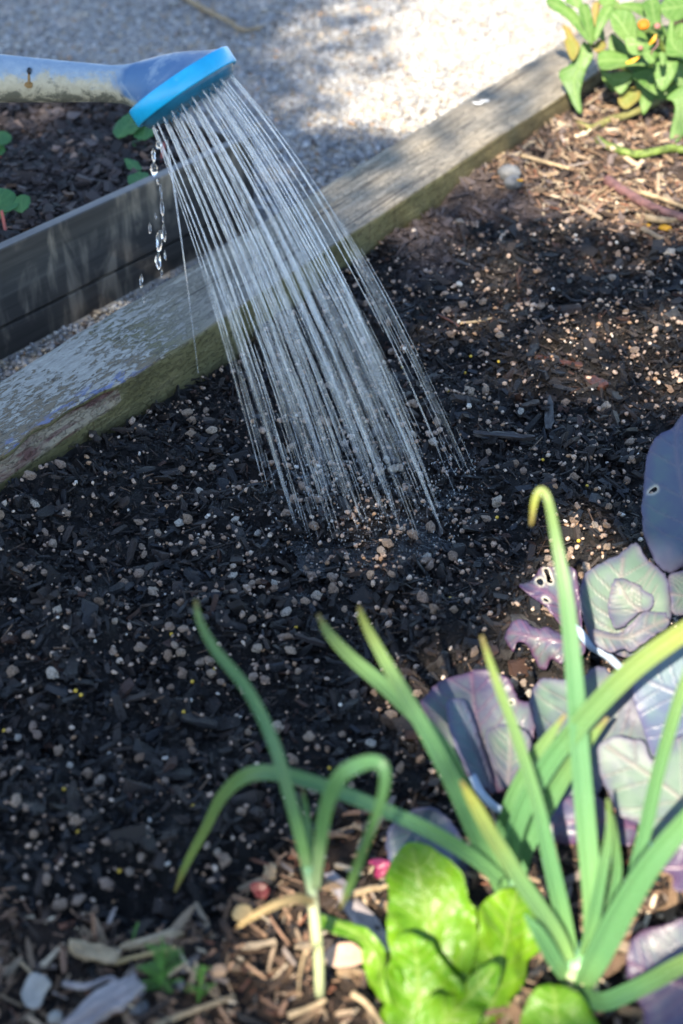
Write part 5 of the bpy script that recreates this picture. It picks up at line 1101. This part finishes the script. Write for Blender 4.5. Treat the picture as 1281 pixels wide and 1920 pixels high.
def gy(lst, r, mat, zz=.024):
    p = catmull([tuple(at_z(*Z3([(a, b)])[0], zz + .003 * (i % 2))) for i, (a, b) in enumerate(lst)], 10); return child(link('stem', tube_mesh('stem', p, [px_w(r * (1 + .05 * math.sin(i * .35)), Vector(q_)) for i, q_ in enumerate(p)], 12), mat), mar)
gy([(440, 985), (500, 1015), (580, 1015), (700, 955), (800, 930), (930, 880), (1100, 800), (1200, 770)], 7.0, MAT['stem_brown'], .019)
gy([(585, 1105), (640, 1145), (720, 1180), (820, 1215), (930, 1232), (1080, 1205), (1200, 1185), (1300, 1195), (1400, 1150)], 7.6, MAT['stem_green'], .019)
mstem([(1200, 800, YM), (1150, 500, YM - .03), (1080, 300, YM - .05), (980, 240, YM - .075)], 4, MAT['stem_green'])
mstem([(1200, 800, YM), (900, 600, YM - .02), (620, 420, YM - .04), (540, 340, YM - .05)], 4, MAT['stem_green'])
mstem([(1200, 830, YM), (1230, 500, YM - .02), (1250, 200, YM - .03)], 5, MAT['stem_green'])
mstem([(1080, 310, YM - .11), (1075, 360, YM - .115), (1030, 420, YM - .118), (1035, 520, YM - .118)], 1.7, MAT['stick'])
# flower head, buds, last petals
def fl(u_, v_, y_): return at_y(*Z3([(u_, v_)])[0], y_)
def head(u_, v_, y_, r, core, n_sep, rsep, mat):
    c_ = fl(u_, v_, y_); ax = Vector((-.1, -.5, .85)).normalized(); x_ = ax.cross(Vector((1, 0, 0))).normalized(); y__ = ax.cross(x_)
    bm = bmesh.new(); mm = depth_of(c_) / FPX / 4.256
    bmesh.ops.create_icosphere(bm, subdivisions=3, radius=1)
    for v_2 in bm.verts: v_2.co = v_2.co * (1 + .10 * mnoise.noise(v_2.co * 9)); v_2.co = c_ + (x_ * v_2.co.x + y__ * v_2.co.y) * (r * mm) + ax * (v_2.co.z * r * mm * .7 + r * mm * .25)
    me = bpy.data.meshes.new('flower_head'); bm.to_mesh(me); bm.free(); smooth(me); h = child(link('flower_head', me, core), mar)
    for k in range(n_sep):
        an = 6.283 * k / n_sep + random.uniform(-.1, .1); d_ = x_ * math.cos(an) + y__ * math.sin(an); L_ = rsep * mm * random.uniform(.8, 1.2)
        pts = [c_ + d_ * r * mm * .7 - ax * r * mm * .4, c_ + d_ * (r * mm + L_ * .4) + ax * r * mm * .1, c_ + d_ * (r * mm + L_) + ax * r * mm * random.uniform(.2, .6)]
        ribbon('sepal', pts, [r * mm * .45, r * mm * .32, r * mm * .05], mar, MAT['sepal'], face=ax, thick=.0006)
head(965, 205, YM - .12, 46, MAT['orange'], 16, 34, None)
head(1075, 212, YM - .115, 28, MAT['bud'], 12, 22, None)
head(940, 385, YM - .12, 20, MAT['bud'], 9, 18, None)
def petal(a, b, w_, y_): ribbon('petal', [fl(*a, y_), fl((a[0] + b[0]) / 2 + 6, (a[1] + b[1]) / 2 + 4, y_ - .003), fl(*b, y_)], [w_ * .5 * PXM * 1.8, w_ * PXM * 1.8, w_ * .3 * PXM * 1.8], mar, MAT['petal'], thick=.0006)
petal((1010, 355), (1065, 275), 7, YM - .125); petal((825, 505), (930, 455), 7, YM - .125)

# ---- strawberries in the planter
def straw_plant(lab, base, leaves, stems):
    p0 = at_z(base[0], base[1], PSZ); o = empty('strawberry_plant', p0, lab, 'strawberry plant', 'strawberry plants in the planter')
    for (l, z_, n) in leaves:
        c_ = np.mean(l, axis=0); leaf('leaf', l, at_z(c_[0], c_[1], z_), n, o, MAT['strawberry'], cup=.1, wav=.004, wfreq=40, step=3, side=5, thick=.0008, ragged=2.6, vw=3)
    for s_ in stems:
        q_ = catmull([tuple(at_z(a, b, z_)) for a, b, z_ in s_], 8); child(link('stem', tube_mesh('stem', q_, [.0019] * len(q_), 8), MAT['stem_red']), o)
straw_plant('strawberry plant just below the rim of the blue rose', (270, 262), [([(213, 245), (222, 225), (240, 212), (262, 210), (272, 225), (262, 245), (240, 256), (220, 260)], PSZ + .03, (-.1, -.5, .85)), ([(255, 243), (275, 232), (289, 240), (285, 258), (265, 264), (252, 258)], PSZ + .022, (.2, -.5, .8)), ([(248, 262), (265, 258), (280, 262), (270, 276), (252, 274)], PSZ + .012, (0, -.4, .9))], [[(262, 275, PSZ), (265, 260, PSZ + .01), (245, 240, PSZ + .028)], [(300, 308, PSZ), (305, 290, PSZ + .012), (308, 268, PSZ + .02)]])
straw_plant('strawberry seedling tucked against the inside of the plank, under the falling drops', (264, 340), [([(240, 332), (262, 322), (278, 326), (276, 342), (256, 352), (244, 348)], PSZ + .012, (0, -.4, .9)), ([(236, 296), (258, 304), (266, 318), (250, 320), (236, 310)], PSZ + .012, (0, -.4, .9))], [[(264, 345, PSZ), (262, 338, PSZ + .01)]])
straw_plant('strawberry plant at the left edge nearest the front plank', (12, 425), [([(-40, 372), (-10, 354), (18, 356), (34, 372), (30, 392), (0, 398), (-30, 394)], PSZ + .034, (.1, -.5, .85)), ([(26, 376), (40, 366), (56, 372), (54, 388), (42, 398), (28, 394)], PSZ + .03, (.3, -.5, .8)), ([(-30, 395), (-2, 388), (16, 394), (4, 406), (-20, 408)], PSZ + .022, (0, -.5, .85))], [[(13, 462, PSZ), (10, 432, PSZ + .012), (3, 395, PSZ + .03)]])
straw_plant('strawberry plant at the left edge below the spout', (2, 292), [([(-30, 262), (-8, 246), (10, 244), (22, 256), (14, 268), (-10, 274)], PSZ + .034, (.1, -.5, .85)), ([(-20, 276), (4, 270), (10, 282), (0, 290), (-16, 288)], PSZ + .02, (.2, -.5, .8))], [[(2, 300, PSZ), (-2, 284, PSZ + .015), (-4, 262, PSZ + .03)]])

# ------------------------------------------------------------------ odds and ends on the ground
def stick(name, lst, rpx, mat, label, cat, z_=0.010, group=None, nub=0.12, taper=0.7):
    p = []
    for i, (a, b) in enumerate(lst):
        q_ = at_z(a, b, z_); zz = (float(soil_z(q_.x, q_.y)) if z_ > -.03 else GZ) + (z_ if z_ > -.03 else z_ - GZ); p.append(tuple(at_z(a, b, zz)))
    c_ = catmull(p, 8); n = len(c_)
    rad = [px_w(rpx, Vector(c_[i])) * (1 - (1 - taper) * i / n) * (1 + nub * mnoise.noise(Vector((i * .5, rpx, 0)))) for i in range(n)]
    o = link(name, tube_mesh(name, c_, rad, 8), mat); tag(o, label, cat, group); return o
stick('stick', [(1138, 338), (1175, 362), (1215, 385), (1260, 402), (1330, 420)], 11, MAT['stick'], 'purple brown stick lying in the wood chips at the right edge', 'stick', .014)
stick('stick', [(1195, 405), (1235, 412), (1275, 414)], 8, MAT['straw'], 'short pale stick just below the purple brown stick', 'stick', .008)
stick('twig', [(1200, 360), (1240, 372), (1300, 395)], 5, MAT['straw'], 'thin pale twig crossing above the purple brown stick', 'twig', .016)
stick('twig', [(978, 291), (1010, 300), (1068, 316)], 4.5, MAT['straw'], 'pale twig in the wood chips beside the sleeper', 'twig', .016)
stick('twig', [(862, 606), (900, 602), (925, 596)], 3, MAT['straw'], 'thin pale straw lying on the wet soil behind the spray', 'twig', .008)
stick('twig', [(822, 590), (842, 600), (862, 612)], 2.6, MAT['redbark'], 'short reddish twig beside the pale straw on the soil', 'twig', .008)




stick('dry_stem', [(340, -8), (390, 20), (430, 40), (455, 56), (490, 52)], 5.5, MAT['straw'], 'bent dry stem lying on the gravel path at the top', 'stem', GZ + .012)
def chunk(name, a, b, wpx, mat, label, cat, z_=.010, seed=0, flat=.45):
    p = at_z(*a, z_); q_ = at_z(*b, z_); zz = .5 * (float(soil_z(p.x, p.y)) + float(soil_z(q_.x, q_.y))) + z_; p = at_z(*a, zz); q_ = at_z(*b, zz)
    me = proto_chip(200 + seed); bm = bmesh.new(); bm.from_mesh(me); bmesh.ops.subdivide_edges(bm, edges=bm.edges, cuts=1, use_grid_fill=True)
    L_ = (q_ - p).length; w_ = px_w(wpx, p) * 2.2
    for v_ in bm.verts: v_.co = Vector((v_.co.x * L_, v_.co.y * w_, v_.co.z * w_ * flat)) + Vector((mnoise.noise(v_.co * 7 + Vector((seed, 0, 0))), mnoise.noise(v_.co * 6 + Vector((0, seed, 3))), mnoise.noise(v_.co * 6 + Vector((5, 0, seed))))) * w_ * .10
    bm.to_mesh(me); bm.free()
    o = link(name, me, mat); o.location = (p + q_) / 2; o.rotation_euler = (0, 0, math.atan2(q_.y - p.y, q_.x - p.x)); return tag(o, label, cat)
# bottom left
chunk('wood_piece', (505, 1655), (510, 1622), 12, MAT['straw'], 'small upright pale chip behind the small leek', 'wood', .006, 8)
chunk('wood_piece', (620, 1640), (735, 1790), 17, MAT['driftwood'], 'long grey brown wood strip left of the lettuce', 'wood', .010, 7)
chunk('twig', (222, 1778), (340, 1750), 9, MAT['straw'], 'flat pale straw pointing up right at the soil edge', 'twig', .012, 6)
chunk('wood_piece', (130, 1772), (222, 1797), 14, MAT['straw'], 'pale split stick above the silver grey wood', 'wood', .014, 5)
chunk('wood_piece', (125, 1935), (262, 1838), 25, MAT['driftwood'], 'thick silver grey piece of wood at the bottom edge', 'wood', .014, 4)
chunk('bark_piece', (1030, 748), (1028, 805), 8, MAT['black_bark'], 'upright black bark sliver above the crosswise one', 'bark', .006, 3)
chunk('bark_piece', (890, 812), (1005, 822), 8, MAT['black_bark'], 'long black bark sliver lying crosswise right of the spray', 'bark', .006, 2)
chunk('bark_piece', (1098, 710), (1135, 728), 14, MAT['redbark'], 'stubby red brown bark piece in the sun patch', 'bark', .004, 1)
chunk('bark_piece', (1003, 668), (1092, 686), 8, MAT['redbark'], 'long red brown bark strip on the soil in the sun patch', 'bark', .006, 0)



stick('twig', [(215, 1806), (255, 1795), (330, 1776)], 6, MAT['dry_leaf'], 'tan straw just under the flat pale straw', 'twig', .012)
stick('twig', [(290, 1925), (350, 1900), (440, 1868)], 7, MAT['straw'], 'long tan straw left of the small leek at the bottom', 'twig', .014)
stick('twig', [(540, 1905), (580, 1890), (612, 1874)], 7, MAT['straw'], 'white straw touching the foot of the small leek', 'twig', .014)

stick('twig', [(650, 1680), (690, 1668), (730, 1660)], 8, MAT['straw'], 'short tan straw above the lettuce leaf', 'twig', .016)
stick('twig', [(660, 1862), (690, 1885), (725, 1935)], 7, MAT['straw'], 'tan straw in the sunlit chips below the small leek', 'twig', .016)
stick('twig', [(120, 1845), (160, 1850), (205, 1835), (225, 1845)], 7, MAT['driftwood'], 'crooked grey twig beside the silver grey wood', 'twig', .010)
stick('twig', [(40, 1805), (60, 1825), (75, 1840)], 4, MAT['straw'], 'thin dry stalk leaning over the white flake', 'twig', .014)

def pebble(u_, v_, rpx, mat, label, cat='pebble', sq=.75, z_=.010, name='pebble'):
    p = at_z(u_, v_, z_); r = px_w(rpx, p); o = blob(name, p, (r, r * .9, r * sq), mat, None, None, u_); return tag(o, label, cat)
pebble(104, 1908, 15, MAT['stone_white'], 'small round white pebble at the bottom left')
pebble(262, 1893, 22, MAT['stone_grey'], 'egg shaped grey pebble beside the silver grey wood')
pebble(335, 1848, 13, MAT['stone_grey'], 'small bluish pebble behind the green weed')
pebble(962, 342, 17, MAT['stone_grey'], 'bluish grey stone in front of the sleeper', z_=.026)
pebble(955, 325, 22, MAT['stone_grey'], 'larger grey stone against the sleeper', z_=.026)
pebble(410, 1775 + 45, 15, MAT['wood_chip'], 'tan lump of wood left of the small leek', 'wood chip', .6, name='wood_lump')
pebble(975, 338, 6, MAT['petal'], 'single orange petal beside the grey stones', 'petal', .3, .034, 'petal')
pebble(1247, 427, 12, MAT['petal'], 'yellow orange petal below the purple brown stick', 'petal', .35, .014, 'petal')
pebble(1213, 423, 9, MAT['petal'], 'smaller yellow petal left of the bigger one', 'petal', .35, .014, 'petal')
pebble(325, 5, 10, MAT['stone_white'], 'white stone beside the dry stem on the gravel', 'stone', .4, GZ + .012, 'stone')
fl_ = empty('white_flake', at_z(66, 1838, .012), 'pale curled flake like a dried petal at the bottom left', 'flake')
leaf('blade', [(40, 1865), (48, 1838), (60, 1822), (82, 1828), (96, 1846), (84, 1862), (70, 1888), (50, 1886)], at_z(66, 1850, .016), (-.2, -.3, .9), fl_, MAT['stone_white'], cup=.4, wav=.003, step=6, thick=.001, ragged=2)
tl_ = empty('tan_leaf', at_z(440, 1712, .01), 'tan dead leaf on the soil edge left of the small leek', 'leaf')
leaf('blade', [(436, 1712), (450, 1696), (470, 1700), (472, 1716), (455, 1728), (440, 1724)], at_z(455, 1712, .012), (-.1, -.4, .9), tl_, MAT['dry_leaf'], cup=.2, wav=.003, step=6)
dl_ = empty('dead_leaf', at_z(640, 1790, .012), 'pinkish tan dead leaf between the small leek and lettuce', 'leaf')
leaf('blade', [(610, 1790), (630, 1772), (660, 1770), (682, 1790), (680, 1808), (650, 1815), (622, 1812)], at_z(645, 1792, .016), (-.1, -.4, .9), dl_, simple('pink_tan_leaf', (.40, .27, .20), .7, .3, 60, .3), cup=.25, wav=.004, step=6)
def scrap(name, l, z_, mat, label, cat='scrap'):
    c_ = np.mean(l, axis=0); o = empty(name, at_z(c_[0], c_[1], z_), label, cat); leaf('blade', l, at_z(c_[0], c_[1], z_), (-.2, -.4, .9), o, mat, cup=.6, wav=.004, wfreq=120, step=4, ragged=2.5, thick=.001)
scrap('red_scrap', [(472, 1664), (482, 1656), (498, 1658), (505, 1668), (500, 1682), (488, 1684), (478, 1676)], .012, MAT['red_bit'], 'shiny dark red scrap in the soil beside the small leek')
scrap('pink_scrap', [(690, 1616), (700, 1608), (716, 1610), (732, 1618), (728, 1634), (712, 1646), (700, 1640), (704, 1626)], .012, MAT['pink_bit'], 'magenta scrap of leaf above the lettuce')
# feathery weed seedlings
def weed(base, height, label, n=16):
    p0 = at_z(base[0], base[1], .006); o = empty('weed_seedling', p0, label, 'weed', 'feathery weed seedlings'); rr = random.Random(base[0])
    top = p0 + Vector((.004, .012, height)); c_ = [p0.lerp(top, i / 8) for i in range(9)]
    child(link('stem', tube_mesh('stem', c_, [.0008] * 9, 6), MAT['seedling']), o)
    for k in range(n):
        f = .2 + .8 * k / n; b = p0.lerp(top, f); an = rr.uniform(0, 6.28); d_ = Vector((math.cos(an), math.sin(an) * .7, .35)).normalized(); L_ = height * rr.uniform(.30, .5) * (1.15 - f * .6)
        bm = bmesh.new()
        for q_ in range(7):
            g = q_ / 6; c0 = b + d_ * L_ * g; sd = d_.cross(Vector((0, 0, 1))).normalized()
            for sg in (-1, 1):
                tip = c0 + (sd * sg * .75 + d_ * .6).normalized() * L_ * .30 * (1.1 - g * .6); w_ = d_ * L_ * .05
                up_ = Vector((0, 0, .0004))
                a0, a1, a2 = (bm.verts.new(c0 - w_), bm.verts.new(tip), bm.verts.new(c0 + w_)); b0, b1, b2 = (bm.verts.new(c0 - w_ - up_), bm.verts.new(tip - up_), bm.verts.new(c0 + w_ - up_))
                bm.faces.new((a0, a1, a2)); bm.faces.new((b2, b1, b0)); bm.faces.new((a0, b0, b1, a1)); bm.faces.new((a1, b1, b2, a2))
        me = bpy.data.meshes.new('leaf'); bm.to_mesh(me); bm.free(); child(link('leaf', me, MAT['seedling']), o)
weed((300, 1868), .038, 'feathery bright green weed seedling beside the silver grey wood', 22)
weed((372, 1880), .022, 'lower feathery weed seedling left of the small leek', 14)
weed((246, 1772), .008, 'tiny green sprout at the edge of the wet soil', 5)

# ------------------------------------------------------------------ unseen tree added behind the camera; its shaped crown shades most of the bed
SUNNY = [  # (u, v, z, ru, rv, share of leaves missing)  openings in the crown, given by the ground they light
    (900, 80, GZ, 190, 150, 1.0), (770, 195, GZ, 120, 65, 1.0), (1000, -60, GZ, 260, 150, 1.0), (640, 226, GZ, 46, 22, .95), (690, 100, GZ, 150, 120, .82), (600, 150, GZ, 130, 120, .62), (760, 0, GZ, 160, 90, .9),
    (1170, 150, .10, 150, 230, 1.0), (1190, 330, .01, 200, 75, 1.0), (1080, 360, .0, 170, 70, .85), (1000, 190, .05, 110, 60, .9), (880, 270, .05, 130, 70, .95), (740, 370, .05, 120, 60, .82),
    (1190, 680, 0, 190, 90, .92), (1040, 600, 0, 260, 130, .76), (1000, 450, 0, 320, 70, .80),
    (1130, 1180, .06, 190, 170, 1.0), (1130, 1420, .05, 200, 200, 1.0), (980, 1240, .0, 130, 110, .85), (780, 1100, 0, 200, 120, .62), (700, 900, 0, 200, 120, .5),
    (1080, 1700, .05, 240, 220, 1.0), (820, 1860, .05, 210, 130, .97), (640, 1800, .01, 170, 170, 1.0), (1000, 1450, .06, 90, 100, .95), (720, 1560, 0, 120, 60, .75), (500, 1850, 0, 120, 90, .9), (560, 1680, 0, 90, 60, .8),
    (30, 690, GZ, 34, 4, .9), (100, 650, GZ, 34, 4, .9), (170, 612, GZ, 34, 4, .9), (240, 572, GZ, 34, 4, .9), (305, 535, GZ, 30, 4, .9), (30, 215, PSZ, 130, 26, .8),
    (1040, 1080, .20, 90, 220, 1.0), (1080, 1450, .16, 190, 260, 1.0), (1220, 1250, .16, 120, 220, 1.0), (760, 1320, .16, 110, 170, .95), (930, 1330, .14, 90, 160, .97), (880, 1520, .10, 110, 130, .85), (1240, 1600, .12, 100, 200, 1.0)]
def added_shade_tree():
    cen = Vector((0.05, 1.3, 0)) + S * 4.6
    base = Vector((cen.x - .5, cen.y - .9, GZ)); tr = empty('added_shade_tree', base, 'unseen tree added behind the viewer to shade the bed, crown thinned for sun patches', 'tree')
    c_ = catmull([tuple(base), tuple(base.lerp(cen, .35) + Vector((-.1, 0, .1))), tuple(base.lerp(cen, .7)), tuple(cen)], 6)
    child(link('trunk', tube_mesh('trunk', c_, [.13 - .085 * i / len(c_) for i in range(len(c_))], 12), simple('tree_bark', (.12, .09, .07), .9, .2, 30, .5, .8, .01)), tr)
    N = 120000; p = rng.normal(0, 1, (N, 3)); p /= np.linalg.norm(p, axis=1, keepdims=True); p *= rng.random((N, 1)) ** (1 / 3)
    ax = S; u1 = Vector((1, 0, 0)); u1 = (u1 - ax * u1.dot(ax)).normalized(); u2 = ax.cross(u1)
    P = np.array(cen)[None] + p[:, :1] * 1.75 * np.array(u1) + p[:, 1:2] * 1.75 * np.array(u2) + p[:, 2:] * .75 * np.array(ax)
    gone = np.zeros(N)
    for (u_, v_, z_, ru, rv, k_) in SUNNY:
        t = (P[:, 2] - z_) / S.z; gx = P[:, 0] - S.x * t; gy_ = P[:, 1] - S.y * t
        ok = gy_ > 0.1; uu, vv = to_px(gx, np.where(ok, gy_, 9), z_)
        mg = 0.016 * FPX / (np.where(ok, gy_, 9) * cP + (CAM_H - z_) * sP)
        e = np.sqrt(((uu - u_) / (ru + mg)) ** 2 + ((vv - v_) / (rv + mg * .6)) ** 2) + 0.35 * (vnoise(gx, gy_, 22, int(abs(u_)) + 5) - .5)
        f_ = np.clip((1.18 - e) / 0.42, 0, 1); gone = np.maximum(gone, np.where(ok, k_ * f_ * f_ * (3 - 2 * f_), 0))
    keep = rng.random(N) >= gone
    P = P[keep]; n = len(P)
    Q = np.array([[-.5, 0, 0], [0, -.32, .05], [.5, 0, 0], [0, .32, .05]]); sz = rng.uniform(.035, .06, n)
    Rm = rotmats(rng.uniform(0, 6.28, n), rng.normal(0, .6, n), rng.normal(0, .6, n))
    V = np.einsum('nij,nkj->nki', Rm, Q[None] * sz[:, None, None]) + P[:, None, :]
    me = mesh_np('crown', V.reshape(-1, 3), np.arange(n * 4).reshape(-1, 4)); m = M('tree_leaf'); m.P(color=(.05, .10, .025), rough=.5); m.translucent((.12, .22, .03), .1)
    child(tag(link('crown', me, m.m), kind='stuff'), tr)
added_shade_tree()
